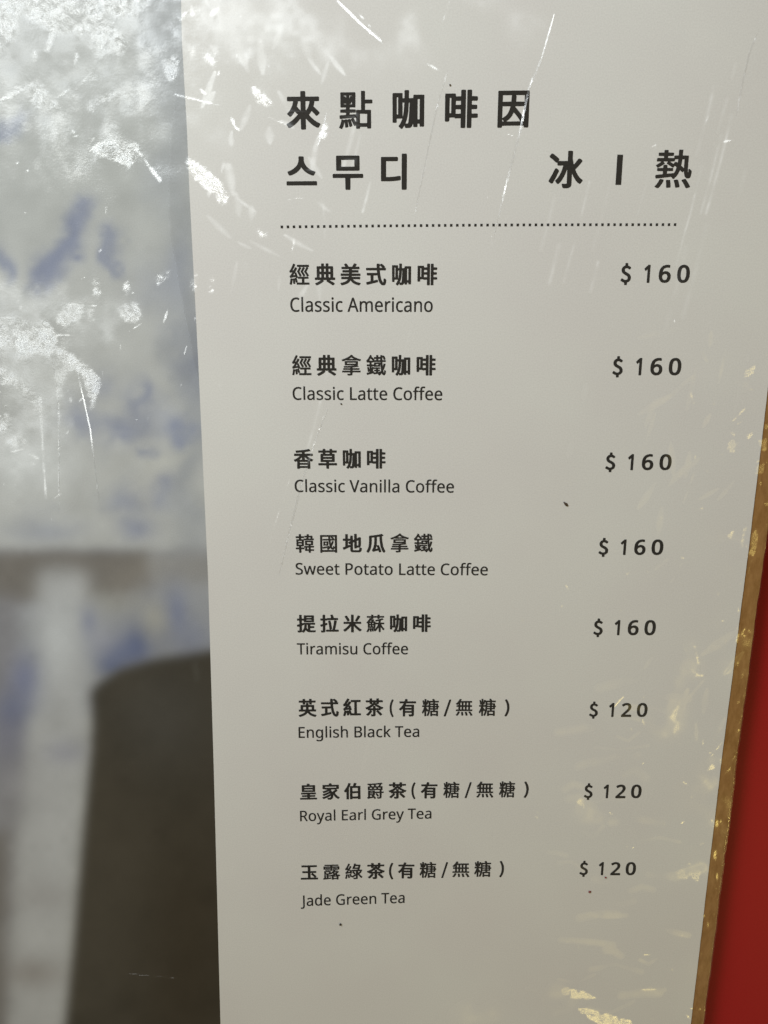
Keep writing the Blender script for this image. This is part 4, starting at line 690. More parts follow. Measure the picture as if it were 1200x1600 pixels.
    '香': (240, [[45, -24, 42, -22, 41, -18, 41, 63, 38, 64, 25, 58, 16, 58, 13, 60, 3, 73, 2, 77, 4, 82, 22, 89, 44, 101, 65, 116, 73, 122, 73, 124, 10, 125, 7, 127, 6, 130, 6, 147, 8, 151, 12, 152, 100, 152, 102, 153, 102, 162, 101, 164, 100, 165, 94, 165, 90, 164, 80, 164, 77, 163, 64, 163, 61, 162, 34, 161, 31, 163, 29, 167, 29, 171, 25, 180, 26, 184, 30, 187, 70, 189, 73, 190, 93, 191, 96, 192, 112, 193, 136, 196, 155, 199, 181, 205, 189, 205, 192, 204, 207, 189, 208, 185, 206, 181, 199, 179, 179, 175, 138, 169, 137, 168, 137, 166, 137, 154, 137, 153, 139, 152, 229, 152, 233, 150, 235, 147, 235, 130, 233, 127, 230, 125, 167, 124, 168, 122, 173, 118, 192, 105, 212, 94, 235, 85, 239, 80, 239, 78, 237, 76, 229, 67, 227, 63, 224, 61, 214, 61, 205, 65, 203, 65, 202, 64, 202, -18, 201, -22, 196, -24, 173, -24, 169, -22, 167, -16, 165, -15, 77, -15, 75, -16, 73, -22, 70, -24], [76, 9, 166, 9, 168, 10, 168, 20, 167, 21, 165, 22, 76, 22, 75, 21, 75, 19, 75, 11], [76, 45, 165, 45, 167, 45, 168, 46, 168, 53, 167, 55, 165, 56, 77, 56, 76, 55, 75, 54, 75, 47], [70, 81, 78, 81, 101, 81, 102, 84, 101, 107, 99, 107, 91, 99, 70, 82], [138, 81, 141, 81, 173, 81, 173, 82, 151, 98, 138, 109, 137, 109, 137, 107, 137, 83]]),
    '草': (240, [[107, -23, 104, -21, 103, -18, 102, 13, 102, 15, 101, 15, 12, 15, 8, 17, 6, 19, 6, 37, 7, 40, 10, 42, 100, 42, 102, 43, 102, 46, 102, 54, 101, 55, 40, 55, 37, 56, 35, 58, 33, 62, 34, 145, 36, 148, 39, 149, 61, 150, 61, 152, 61, 161, 61, 162, 59, 162, 11, 163, 8, 165, 7, 168, 7, 183, 8, 186, 10, 188, 13, 188, 60, 188, 61, 190, 62, 201, 62, 203, 65, 206, 69, 206, 89, 206, 93, 205, 95, 202, 96, 190, 97, 188, 143, 188, 144, 190, 145, 202, 147, 205, 151, 206, 171, 206, 175, 205, 177, 202, 178, 190, 179, 188, 227, 188, 231, 187, 233, 183, 233, 169, 232, 165, 230, 163, 227, 162, 180, 162, 178, 162, 178, 161, 177, 152, 178, 150, 202, 149, 205, 148, 207, 145, 207, 62, 206, 58, 204, 56, 201, 55, 138, 55, 137, 54, 136, 45, 137, 43, 139, 42, 231, 42, 234, 40, 235, 37, 235, 21, 234, 18, 232, 16, 229, 15, 138, 15, 137, 15, 136, 13, 136, -17, 135, -21, 131, -24], [67, 80, 170, 79, 172, 80, 172, 81, 172, 88, 172, 90, 170, 90, 69, 90, 67, 90, 67, 89, 66, 82], [67, 115, 170, 114, 172, 115, 172, 116, 172, 123, 172, 125, 170, 125, 69, 125, 67, 125, 67, 124, 66, 117], [96, 150, 143, 149, 144, 151, 144, 161, 144, 162, 142, 162, 97, 162, 96, 162, 95, 160, 95, 152]]),
    '韓': (240, [[49, -22, 46, -18, 46, 20, 44, 21, 9, 21, 7, 22, 5, 25, 5, 40, 8, 43, 44, 43, 45, 44, 46, 46, 46, 55, 45, 57, 18, 57, 15, 59, 14, 63, 14, 141, 18, 143, 45, 143, 46, 145, 46, 156, 45, 157, 44, 157, 10, 157, 7, 161, 7, 175, 8, 178, 12, 179, 45, 179, 46, 181, 46, 202, 48, 204, 51, 205, 72, 205, 74, 202, 74, 182, 75, 180, 109, 179, 111, 178, 112, 175, 112, 161, 111, 158, 108, 157, 76, 157, 75, 156, 74, 155, 75, 144, 77, 143, 105, 143, 106, 144, 106, 149, 110, 151, 137, 151, 139, 152, 140, 156, 141, 163, 141, 164, 139, 165, 117, 166, 115, 169, 115, 182, 117, 184, 119, 185, 142, 186, 144, 191, 144, 199, 145, 202, 148, 204, 163, 204, 171, 202, 172, 200, 171, 187, 172, 185, 212, 185, 215, 184, 216, 181, 216, 153, 218, 151, 230, 151, 232, 150, 233, 148, 233, 136, 232, 132, 229, 131, 108, 131, 107, 60, 104, 57, 76, 57, 74, 56, 74, 46, 75, 44, 77, 43, 109, 43, 110, 44, 110, 45, 110, 59, 113, 62, 163, 62, 165, 63, 165, 69, 164, 70, 125, 70, 123, 70, 121, 72, 120, 122, 120, 124, 123, 126, 220, 126, 222, 125, 223, 122, 223, 73, 220, 70, 194, 70, 192, 69, 192, 64, 193, 63, 195, 62, 231, 62, 233, 59, 233, 46, 232, 44, 230, 42, 193, 42, 192, 40, 192, 24, 193, 22, 195, 21, 231, 21, 233, 18, 233, 5, 232, 3, 229, 1, 194, 1, 192, 0, 192, -18, 191, -21, 188, -22, 168, -22, 165, -18, 165, -1, 164, 1, 124, 1, 120, 3, 119, 5, 119, 11, 121, 21, 123, 41, 123, 42, 122, 42, 116, 42, 114, 42, 114, 41, 114, 25, 112, 21, 77, 21, 75, 20, 74, -17, 73, -21, 70, -22], [148, 22, 163, 21, 165, 22, 165, 39, 164, 42, 161, 42, 149, 42, 147, 28], [41, 79, 80, 78, 81, 80, 81, 90, 80, 91, 79, 91, 42, 91, 41, 90, 40, 89, 40, 81], [148, 89, 194, 88, 195, 89, 195, 91, 195, 106, 194, 107, 193, 107, 149, 107, 148, 106, 147, 105, 147, 91], [41, 111, 80, 110, 81, 112, 81, 121, 80, 122, 79, 122, 42, 122, 41, 121, 40, 120, 40, 113], [167, 152, 172, 151, 189, 152, 190, 154, 190, 164, 187, 165, 169, 165, 166, 154]]),
    '國': (240, [[17, -23, 15, -20, 15, -17, 15, 188, 16, 192, 17, 193, 20, 193, 220, 193, 224, 192, 225, 191, 226, 188, 226, -17, 225, -21, 221, -23, 200, -23, 198, -20, 198, -13, 197, -12, 195, -12, 45, -12, 42, -13, 41, -20, 39, -23], [42, 12, 107, 11, 108, 13, 102, 20, 97, 24, 96, 26, 98, 29, 105, 34, 110, 38, 106, 38, 68, 30, 49, 27, 47, 27, 45, 30, 43, 39, 42, 40, 42, 15], [116, 12, 196, 11, 197, 12, 198, 14, 197, 40, 196, 39, 194, 33, 191, 26, 186, 19, 181, 15, 168, 15, 162, 16, 156, 19, 151, 23, 143, 33, 141, 34, 131, 24, 116, 13], [169, 40, 171, 39, 172, 40, 175, 49, 176, 58, 178, 61, 184, 61, 196, 52, 197, 52, 198, 54, 198, 168, 198, 170, 196, 171, 170, 171, 170, 170, 185, 160, 189, 156, 189, 153, 184, 147, 184, 146, 185, 145, 193, 145, 195, 143, 196, 130, 194, 127, 191, 126, 147, 126, 145, 126, 145, 125, 148, 100, 150, 90, 151, 91, 153, 95, 161, 118, 163, 120, 172, 120, 183, 118, 185, 116, 186, 114, 183, 106, 177, 89, 169, 72, 160, 56, 160, 54, 163, 48], [42, 46, 43, 45, 47, 48, 80, 53, 116, 60, 122, 60, 124, 58, 126, 53, 127, 52, 131, 58, 124, 91, 119, 126, 49, 126, 46, 127, 45, 130, 45, 142, 46, 144, 48, 145, 117, 146, 118, 148, 117, 152, 117, 163, 116, 166, 116, 171, 45, 171, 42, 170], [56, 64, 54, 67, 54, 69, 54, 112, 55, 115, 58, 116, 111, 116, 114, 116, 116, 115, 117, 112, 117, 69, 115, 65, 112, 64], [77, 82, 91, 81, 93, 82, 94, 97, 93, 99, 79, 99, 77, 98, 77, 84], [143, 146, 147, 145, 167, 146, 167, 147, 163, 150, 148, 158, 146, 160, 146, 164, 151, 170, 150, 171, 141, 171, 142, 157]]),
    '地': (240, [[124, -18, 117, -17, 111, -15, 104, -11, 100, -6, 97, 0, 95, 11, 94, 47, 93, 47, 87, 45, 63, 34, 19, 14, 12, 14, 8, 17, 0, 35, 0, 38, 2, 41, 31, 53, 33, 55, 33, 120, 32, 121, 30, 121, 8, 121, 4, 123, 2, 127, 2, 142, 3, 146, 6, 148, 30, 148, 32, 149, 33, 198, 34, 201, 37, 203, 60, 203, 65, 201, 66, 197, 66, 151, 66, 149, 67, 148, 88, 148, 91, 147, 94, 144, 95, 178, 96, 182, 99, 184, 101, 184, 122, 184, 126, 183, 128, 179, 128, 134, 128, 132, 129, 132, 139, 136, 142, 137, 144, 139, 144, 201, 145, 204, 148, 206, 171, 206, 176, 204, 177, 200, 177, 153, 182, 154, 195, 159, 202, 165, 205, 166, 212, 166, 223, 162, 227, 160, 229, 157, 229, 154, 228, 150, 228, 83, 227, 79, 227, 66, 226, 59, 222, 50, 213, 42, 220, 41, 226, 38, 234, 35, 237, 33, 239, 31, 239, 22, 237, 10, 235, 2, 231, -6, 223, -13, 217, -16, 208, -19], [137, 8, 193, 7, 200, 9, 203, 11, 205, 15, 207, 29, 207, 36, 209, 41, 206, 41, 191, 39, 178, 39, 177, 39, 177, 35, 176, 32, 171, 29, 150, 29, 146, 31, 144, 34, 144, 36, 144, 103, 143, 104, 142, 105, 129, 100, 128, 97, 128, 16, 129, 11, 130, 9], [178, 66, 191, 65, 192, 66, 194, 69, 194, 83, 195, 87, 195, 123, 195, 126, 193, 126, 180, 121, 178, 120, 177, 118, 177, 68], [66, 69, 67, 68, 69, 69, 80, 73, 86, 73, 90, 72, 94, 68, 95, 77, 94, 83, 93, 84, 89, 82, 81, 82, 77, 84, 74, 89, 69, 102, 69, 104, 71, 107, 94, 117, 95, 120, 94, 125, 91, 123, 88, 121, 68, 121, 66, 121]]),
    '瓜': (240, [[18, -23, 4, -13, 2, -10, 1, -7, 2, -4, 12, 11, 19, 26, 25, 44, 29, 62, 32, 81, 33, 100, 34, 104, 34, 176, 35, 180, 38, 182, 42, 183, 61, 184, 64, 185, 80, 186, 91, 188, 113, 190, 153, 196, 186, 203, 194, 203, 198, 201, 212, 189, 214, 185, 213, 182, 211, 180, 208, 178, 196, 176, 195, 176, 195, 174, 195, 165, 196, 162, 196, 151, 197, 148, 198, 129, 202, 98, 205, 81, 212, 50, 218, 33, 225, 18, 239, -3, 240, -6, 238, -9, 233, -13, 225, -22, 222, -24, 219, -24, 215, -24, 212, -22, 210, -20, 200, -7, 188, 17, 180, 40, 175, 61, 170, 87, 165, 128, 164, 148, 163, 151, 163, 163, 162, 169, 160, 170, 133, 166, 132, 165, 132, 102, 131, 98, 131, 87, 128, 66, 128, 65, 129, 65, 143, 69, 152, 69, 157, 67, 174, 29, 183, 6, 187, -7, 187, -10, 186, -13, 182, -15, 168, -20, 160, -20, 157, -18, 155, -14, 151, 0, 149, 2, 147, 2, 108, -7, 91, -13, 83, -13, 79, -10, 76, -4, 69, 5, 68, 8, 69, 11, 79, 25, 86, 39, 91, 53, 95, 71, 98, 95, 98, 113, 99, 118, 99, 160, 98, 162, 96, 162, 93, 161, 86, 161, 83, 160, 69, 159, 68, 158, 68, 105, 67, 101, 67, 90, 62, 55, 58, 37, 49, 11, 42, -4, 34, -17, 30, -22, 27, -23], [116, 24, 119, 23, 134, 26, 138, 27, 139, 29, 137, 37, 127, 57, 126, 57, 125, 54, 123, 43, 117, 28]]),
    '提': (240, [[76, -24, 61, -13, 60, -13, 56, -17, 50, -20, 40, -22, 14, -22, 12, -21, 10, -18, 5, -3, 6, 1, 9, 4, 28, 4, 30, 4, 31, 5, 31, 54, 30, 55, 28, 55, 15, 52, 8, 52, 5, 53, 3, 56, -1, 73, 1, 77, 4, 79, 27, 86, 30, 87, 31, 88, 31, 129, 29, 131, 7, 131, 4, 132, 2, 136, 2, 151, 3, 155, 6, 158, 28, 158, 30, 159, 31, 199, 32, 203, 34, 205, 37, 206, 58, 206, 62, 204, 64, 201, 64, 199, 64, 159, 66, 158, 85, 158, 88, 157, 90, 157, 90, 159, 90, 193, 91, 197, 94, 199, 213, 199, 217, 198, 220, 194, 220, 190, 220, 116, 219, 113, 217, 111, 213, 110, 95, 110, 92, 111, 90, 114, 89, 132, 84, 131, 66, 131, 64, 130, 64, 128, 64, 100, 64, 99, 65, 98, 74, 101, 79, 101, 83, 103, 86, 103, 226, 103, 230, 102, 233, 97, 233, 83, 231, 80, 228, 78, 173, 78, 171, 77, 171, 62, 172, 60, 217, 60, 220, 58, 222, 55, 222, 42, 221, 37, 216, 35, 172, 34, 171, 32, 171, 9, 172, 6, 174, 6, 236, 6, 239, 4, 241, 0, 235, -18, 232, -19, 229, -20, 166, -20, 157, -19, 143, -16, 128, -9, 119, -2, 112, 6, 110, 7, 109, 6, 104, -4, 97, -13, 87, -22, 83, -24], [64, 0, 66, 1, 74, 10, 79, 16, 85, 28, 88, 36, 92, 51, 94, 68, 96, 73, 99, 76, 113, 76, 116, 75, 123, 75, 127, 72, 128, 69, 123, 43, 126, 36, 131, 27, 135, 22, 137, 21, 138, 74, 137, 77, 91, 78, 84, 74, 65, 67, 64, 64], [124, 134, 184, 134, 186, 134, 187, 135, 187, 140, 186, 142, 184, 143, 125, 143, 124, 142, 123, 141, 123, 136], [124, 166, 184, 166, 186, 166, 187, 167, 187, 172, 186, 174, 184, 175, 125, 175, 124, 174, 123, 173, 123, 168]]),
    '拉': (240, [[19, -23, 17, -22, 15, -19, 13, -12, 11, -6, 10, -3, 12, 0, 15, 2, 33, 2, 35, 3, 35, 4, 35, 55, 35, 56, 33, 56, 19, 52, 13, 52, 10, 54, 7, 59, 2, 74, 4, 78, 8, 80, 33, 86, 35, 88, 35, 129, 35, 131, 34, 131, 11, 131, 8, 133, 5, 137, 5, 153, 8, 157, 11, 158, 33, 158, 35, 159, 35, 200, 36, 202, 38, 205, 41, 206, 62, 206, 65, 205, 67, 204, 68, 200, 68, 161, 69, 159, 70, 158, 87, 158, 91, 162, 94, 163, 142, 164, 142, 167, 140, 176, 134, 195, 134, 200, 135, 202, 138, 204, 155, 208, 162, 207, 164, 206, 166, 203, 174, 181, 177, 169, 178, 164, 227, 163, 229, 163, 232, 161, 233, 158, 233, 142, 231, 138, 228, 136, 97, 136, 95, 136, 92, 133, 89, 131, 69, 131, 68, 128, 69, 98, 72, 97, 83, 100, 89, 100, 92, 99, 94, 95, 96, 78, 95, 75, 92, 74, 70, 67, 68, 66, 68, -5, 67, -10, 64, -16, 59, -19, 50, -23, 43, -24], [81, -13, 78, -12, 76, -8, 76, 8, 79, 12, 83, 13, 124, 14, 122, 17, 120, 20, 119, 36, 114, 71, 110, 94, 104, 121, 106, 125, 109, 127, 117, 129, 122, 130, 130, 130, 134, 129, 137, 124, 147, 75, 151, 51, 154, 26, 154, 23, 152, 21, 148, 19, 135, 15, 135, 14, 157, 13, 159, 14, 160, 16, 168, 51, 175, 88, 181, 128, 184, 131, 187, 132, 190, 132, 197, 132, 209, 130, 214, 128, 216, 124, 211, 96, 201, 48, 193, 15, 194, 14, 195, 13, 233, 13, 237, 12, 239, 10, 239, 7, 239, -8, 238, -12, 235, -13, 233, -14]]),
    '米': (240, [[107, -24, 104, -22, 102, -19, 102, 55, 100, 55, 89, 41, 69, 20, 52, 5, 30, -11, 25, -13, 19, -13, 16, -12, 3, 3, 1, 7, 3, 11, 22, 23, 42, 39, 64, 61, 75, 74, 82, 84, 82, 85, 80, 86, 11, 86, 8, 88, 6, 91, 6, 108, 9, 112, 12, 114, 102, 114, 102, 117, 103, 201, 105, 204, 108, 206, 132, 206, 136, 204, 137, 200, 137, 117, 138, 114, 227, 114, 230, 113, 232, 111, 233, 108, 233, 91, 232, 88, 229, 86, 160, 86, 158, 85, 158, 84, 168, 70, 188, 50, 216, 27, 238, 13, 240, 9, 238, 5, 234, 2, 225, -9, 222, -10, 213, -10, 203, -4, 179, 15, 158, 35, 140, 56, 138, 56, 137, -20, 135, -23, 132, -24], [169, 118, 155, 125, 153, 128, 153, 131, 172, 161, 188, 192, 192, 195, 199, 195, 219, 186, 222, 182, 221, 178, 205, 151, 188, 126, 183, 120, 180, 118], [57, 119, 54, 121, 47, 136, 40, 149, 27, 169, 22, 176, 20, 179, 22, 183, 24, 186, 41, 193, 48, 193, 53, 189, 62, 176, 73, 159, 84, 138, 86, 133, 86, 131, 84, 128, 79, 125, 65, 119]]),
    '蘇': (240, [[17, -22, 6, -16, 4, -13, 3, -11, 11, -1, 15, 6, 20, 19, 23, 30, 25, 32, 30, 32, 45, 27, 49, 29, 57, 30, 63, 30, 67, 28, 80, 31, 86, 31, 90, 28, 94, 31, 99, 33, 99, 34, 26, 34, 24, 35, 22, 37, 21, 89, 20, 90, 16, 91, 6, 100, 4, 103, 4, 105, 23, 123, 28, 130, 35, 140, 46, 159, 48, 160, 55, 160, 64, 159, 65, 160, 65, 162, 65, 164, 63, 164, 12, 165, 10, 167, 9, 169, 9, 183, 11, 185, 14, 186, 64, 186, 65, 188, 66, 202, 68, 204, 70, 204, 91, 204, 93, 201, 93, 188, 95, 186, 145, 186, 146, 188, 146, 201, 148, 203, 151, 204, 168, 204, 171, 204, 173, 202, 173, 188, 175, 186, 228, 186, 231, 185, 232, 182, 232, 168, 230, 165, 175, 164, 173, 163, 173, 151, 170, 148, 148, 149, 146, 152, 146, 163, 145, 164, 96, 164, 94, 164, 93, 163, 93, 152, 91, 149, 71, 148, 69, 148, 68, 147, 68, 146, 70, 145, 94, 145, 102, 140, 105, 137, 105, 135, 103, 131, 95, 119, 94, 117, 118, 116, 120, 113, 120, 104, 121, 102, 157, 101, 159, 101, 160, 103, 160, 121, 156, 121, 129, 116, 124, 117, 122, 119, 120, 125, 118, 130, 118, 133, 119, 135, 123, 136, 146, 140, 176, 148, 204, 157, 210, 157, 220, 148, 223, 145, 224, 143, 223, 141, 221, 139, 208, 134, 188, 128, 187, 104, 188, 102, 189, 101, 229, 101, 231, 101, 233, 99, 233, 83, 231, 80, 198, 79, 196, 79, 196, 78, 197, 75, 202, 64, 212, 48, 226, 30, 237, 19, 237, 17, 236, 15, 230, 10, 225, 4, 223, 2, 220, 2, 218, 3, 216, 4, 207, 15, 191, 38, 189, 41, 188, 41, 187, -18, 187, -20, 185, -22, 164, -23, 161, -20, 160, 37, 159, 37, 149, 22, 140, 11, 132, 2, 128, 1, 128, -5, 124, -8, 114, -12, 110, -12, 108, -11, 105, -7, 101, 5, 96, 15, 94, 17, 100, -7, 100, -9, 99, -11, 88, -14, 80, -14, 78, -13, 76, -10, 72, 9, 71, 12, 70, 12, 69, 9, 70, 6, 70, -2, 71, -6, 71, -12, 69, -14, 63, -16, 56, -17, 51, -16, 48, -13, 47, -6, 47, 4, 46, 12, 45, 15, 44, 15, 39, -1, 35, -8, 31, -14, 23, -22], [116, 25, 118, 25, 123, 30, 138, 50, 150, 72, 152, 78, 152, 79, 123, 79, 121, 79, 120, 38, 118, 35, 112, 34, 111, 34, 110, 33], [47, 54, 56, 53, 58, 54, 58, 64, 57, 66, 49, 66, 47, 66, 46, 56], [82, 54, 86, 53, 94, 54, 95, 56, 95, 66, 93, 66, 82, 66, 81, 62, 81, 56], [47, 85, 56, 84, 58, 85, 58, 95, 57, 97, 49, 97, 47, 97, 46, 87], [82, 85, 86, 84, 94, 85, 95, 87, 95, 97, 93, 97, 82, 97, 81, 93, 81, 87], [50, 117, 64, 117, 67, 120, 70, 125, 70, 126, 64, 126, 56, 126, 51, 119]]),
    '英': (240, [[17, -24, 13, -22, 3, -8, 2, -5, 5, -1, 11, 2, 26, 6, 47, 13, 66, 22, 74, 27, 86, 36, 90, 43, 90, 44, 88, 44, 13, 44, 10, 45, 7, 47, 6, 50, 6, 65, 8, 69, 12, 71, 28, 71, 29, 72, 30, 73, 30, 122, 30, 124, 32, 127, 37, 128, 101, 128, 102, 129, 102, 131, 102, 150, 104, 154, 108, 155, 129, 155, 134, 154, 136, 151, 136, 131, 137, 129, 138, 128, 205, 128, 207, 128, 210, 126, 211, 122, 211, 73, 212, 72, 214, 71, 230, 71, 234, 69, 235, 65, 235, 50, 234, 47, 232, 45, 229, 44, 153, 44, 151, 44, 150, 43, 157, 35, 165, 28, 178, 20, 188, 15, 204, 9, 221, 4, 235, 2, 238, 0, 240, -3, 240, -6, 227, -23, 224, -25, 217, -25, 202, -22, 182, -15, 170, -10, 155, -2, 144, 5, 131, 17, 123, 27, 122, 28, 120, 26, 117, 23, 106, 11, 94, 3, 82, -4, 59, -14, 44, -19, 25, -25], [65, 72, 69, 71, 100, 72, 102, 85, 102, 102, 99, 102, 65, 102, 64, 98, 64, 74], [137, 72, 141, 71, 176, 72, 177, 75, 177, 102, 174, 102, 137, 102, 136, 98, 136, 74], [64, 134, 61, 136, 59, 139, 59, 156, 58, 158, 14, 158, 9, 161, 8, 164, 8, 167, 8, 180, 10, 183, 13, 184, 58, 185, 59, 187, 59, 202, 61, 204, 64, 206, 87, 206, 91, 205, 93, 201, 93, 187, 94, 185, 95, 184, 142, 184, 144, 184, 145, 186, 145, 201, 148, 205, 152, 206, 174, 206, 177, 205, 179, 202, 179, 187, 180, 185, 181, 184, 226, 184, 229, 183, 231, 180, 231, 164, 230, 161, 227, 159, 180, 158, 179, 156, 179, 139, 178, 136, 175, 134, 152, 133, 148, 135, 145, 139, 145, 157, 144, 158, 141, 158, 95, 158, 94, 158, 93, 156, 93, 139, 91, 135, 87, 133]]),
    '紅': (240, [[21, -19, 5, -13, 2, -8, 2, -6, 5, 2, 11, 21, 17, 46, 19, 50, 22, 53, 13, 53, 10, 55, 4, 72, 4, 75, 6, 79, 14, 84, 26, 96, 34, 105, 36, 109, 36, 110, 33, 110, 20, 107, 13, 107, 10, 108, 7, 114, 2, 129, 4, 133, 10, 137, 14, 140, 25, 154, 41, 179, 57, 206, 61, 207, 66, 207, 70, 206, 86, 199, 88, 195, 75, 172, 53, 140, 53, 139, 54, 138, 60, 140, 71, 156, 78, 167, 80, 169, 83, 170, 89, 170, 100, 164, 103, 164, 103, 183, 104, 186, 107, 188, 228, 188, 230, 188, 233, 186, 235, 183, 235, 167, 234, 164, 232, 161, 228, 160, 187, 160, 185, 160, 185, 159, 185, 20, 185, 18, 187, 17, 232, 17, 236, 16, 238, 14, 239, 11, 239, -4, 236, -8, 232, -10, 98, -10, 95, -8, 93, -5, 92, 8, 87, 10, 83, 13, 83, 10, 84, 6, 84, 0, 81, -5, 75, -8, 66, -10, 58, -10, 54, -8, 52, -4, 52, 5, 50, 20, 48, 26, 47, 27, 46, 26, 41, 8, 35, -10, 32, -16, 28, -19], [115, 18, 148, 17, 150, 18, 150, 19, 151, 157, 150, 159, 149, 160, 109, 160, 109, 159, 110, 155, 108, 152, 85, 119, 85, 118, 86, 117, 96, 117, 99, 115, 105, 102, 113, 79, 117, 66, 116, 64, 114, 60, 104, 57, 103, 55, 112, 30, 115, 22], [43, 50, 46, 49, 50, 51, 64, 54, 72, 54, 83, 58, 84, 60, 84, 62, 83, 64, 82, 65, 30, 56, 24, 54, 24, 53, 31, 52], [61, 89, 64, 88, 72, 89, 75, 91, 74, 95, 72, 100, 71, 100, 69, 99, 62, 91]]),
    '茶': (240, [[84, -25, 81, -23, 79, -18, 76, -9, 74, -4, 74, -2, 76, 1, 79, 2, 101, 2, 103, 3, 103, 51, 103, 52, 102, 53, 73, 53, 73, 52, 88, 47, 91, 43, 91, 39, 82, 25, 72, 14, 58, -1, 42, -14, 39, -15, 30, -15, 25, -11, 15, -3, 13, 0, 13, 3, 14, 6, 32, 18, 47, 34, 61, 53, 40, 53, 37, 54, 34, 59, 34, 68, 33, 68, 24, 65, 18, 65, 15, 66, 3, 83, 1, 86, 3, 89, 6, 91, 25, 97, 39, 103, 53, 110, 71, 121, 81, 129, 84, 132, 84, 133, 83, 133, 63, 133, 60, 135, 57, 139, 57, 154, 57, 155, 56, 156, 14, 156, 10, 157, 8, 160, 7, 163, 7, 177, 9, 180, 11, 181, 14, 182, 56, 182, 57, 183, 57, 185, 58, 202, 60, 205, 65, 206, 86, 206, 90, 205, 92, 201, 92, 185, 93, 183, 94, 182, 146, 182, 147, 183, 147, 185, 147, 201, 150, 205, 154, 206, 175, 206, 179, 205, 181, 202, 181, 185, 182, 183, 183, 182, 227, 182, 231, 181, 233, 178, 233, 174, 233, 162, 231, 157, 227, 156, 183, 156, 182, 155, 181, 154, 181, 139, 179, 135, 176, 133, 158, 133, 157, 133, 157, 132, 184, 114, 213, 100, 223, 96, 235, 93, 238, 91, 240, 89, 240, 87, 239, 84, 233, 78, 227, 68, 224, 67, 216, 67, 208, 70, 206, 69, 205, 59, 203, 54, 200, 53, 174, 53, 174, 52, 176, 49, 197, 32, 221, 8, 225, 2, 224, -2, 207, -15, 200, -15, 197, -14, 166, 18, 146, 36, 144, 40, 146, 43, 157, 51, 158, 53, 139, 53, 138, 52, 137, 51, 137, -7, 134, -16, 129, -20, 123, -23, 118, -24, 109, -25], [64, 81, 74, 80, 103, 81, 103, 84, 103, 105, 101, 105, 83, 92, 64, 82], [138, 81, 179, 80, 182, 81, 182, 82, 153, 98, 136, 110, 123, 121, 121, 122, 110, 113, 110, 111, 132, 110, 136, 109, 137, 105, 137, 83], [93, 141, 95, 141, 102, 149, 106, 154, 106, 156, 95, 156, 93, 155], [145, 141, 147, 140, 147, 142, 147, 155, 146, 156, 138, 156, 138, 155, 140, 153, 141, 151, 141, 145]]),
    '有': (240, [[58, -24, 55, -21, 54, -17, 53, 76, 51, 75, 39, 64, 29, 57, 23, 54, 18, 54, 15, 56, 10, 63, 3, 69, 2, 73, 3, 76, 5, 78, 17, 87, 37, 107, 48, 122, 56, 134, 64, 147, 63, 148, 61, 148, 14, 148, 11, 149, 9, 151, 8, 154, 8, 170, 9, 173, 12, 175, 14, 175, 76, 175, 78, 179, 85, 200, 87, 204, 90, 206, 93, 206, 100, 206, 106, 205, 114, 203, 118, 200, 119, 198, 120, 195, 114, 178, 114, 176, 115, 175, 227, 175, 231, 174, 234, 170, 234, 154, 232, 150, 229, 148, 102, 148, 100, 146, 94, 133, 94, 131, 96, 131, 199, 131, 202, 130, 204, 129, 206, 125, 206, 2, 204, -6, 201, -14, 197, -17, 193, -20, 183, -23, 170, -23, 166, -24, 142, -24, 139, -22, 137, -18, 132, -2, 133, 2, 137, 4, 147, 4, 153, 3, 167, 3, 170, 4, 172, 7, 172, 22, 171, 24, 89, 24, 87, 24, 87, 22, 87, -17, 85, -21, 81, -24], [87, 50, 170, 49, 171, 50, 172, 52, 171, 63, 171, 64, 169, 64, 88, 64, 87, 63, 87, 62, 87, 52], [87, 91, 170, 90, 171, 92, 171, 103, 171, 104, 169, 104, 88, 104, 87, 103, 87, 102, 87, 93]]),
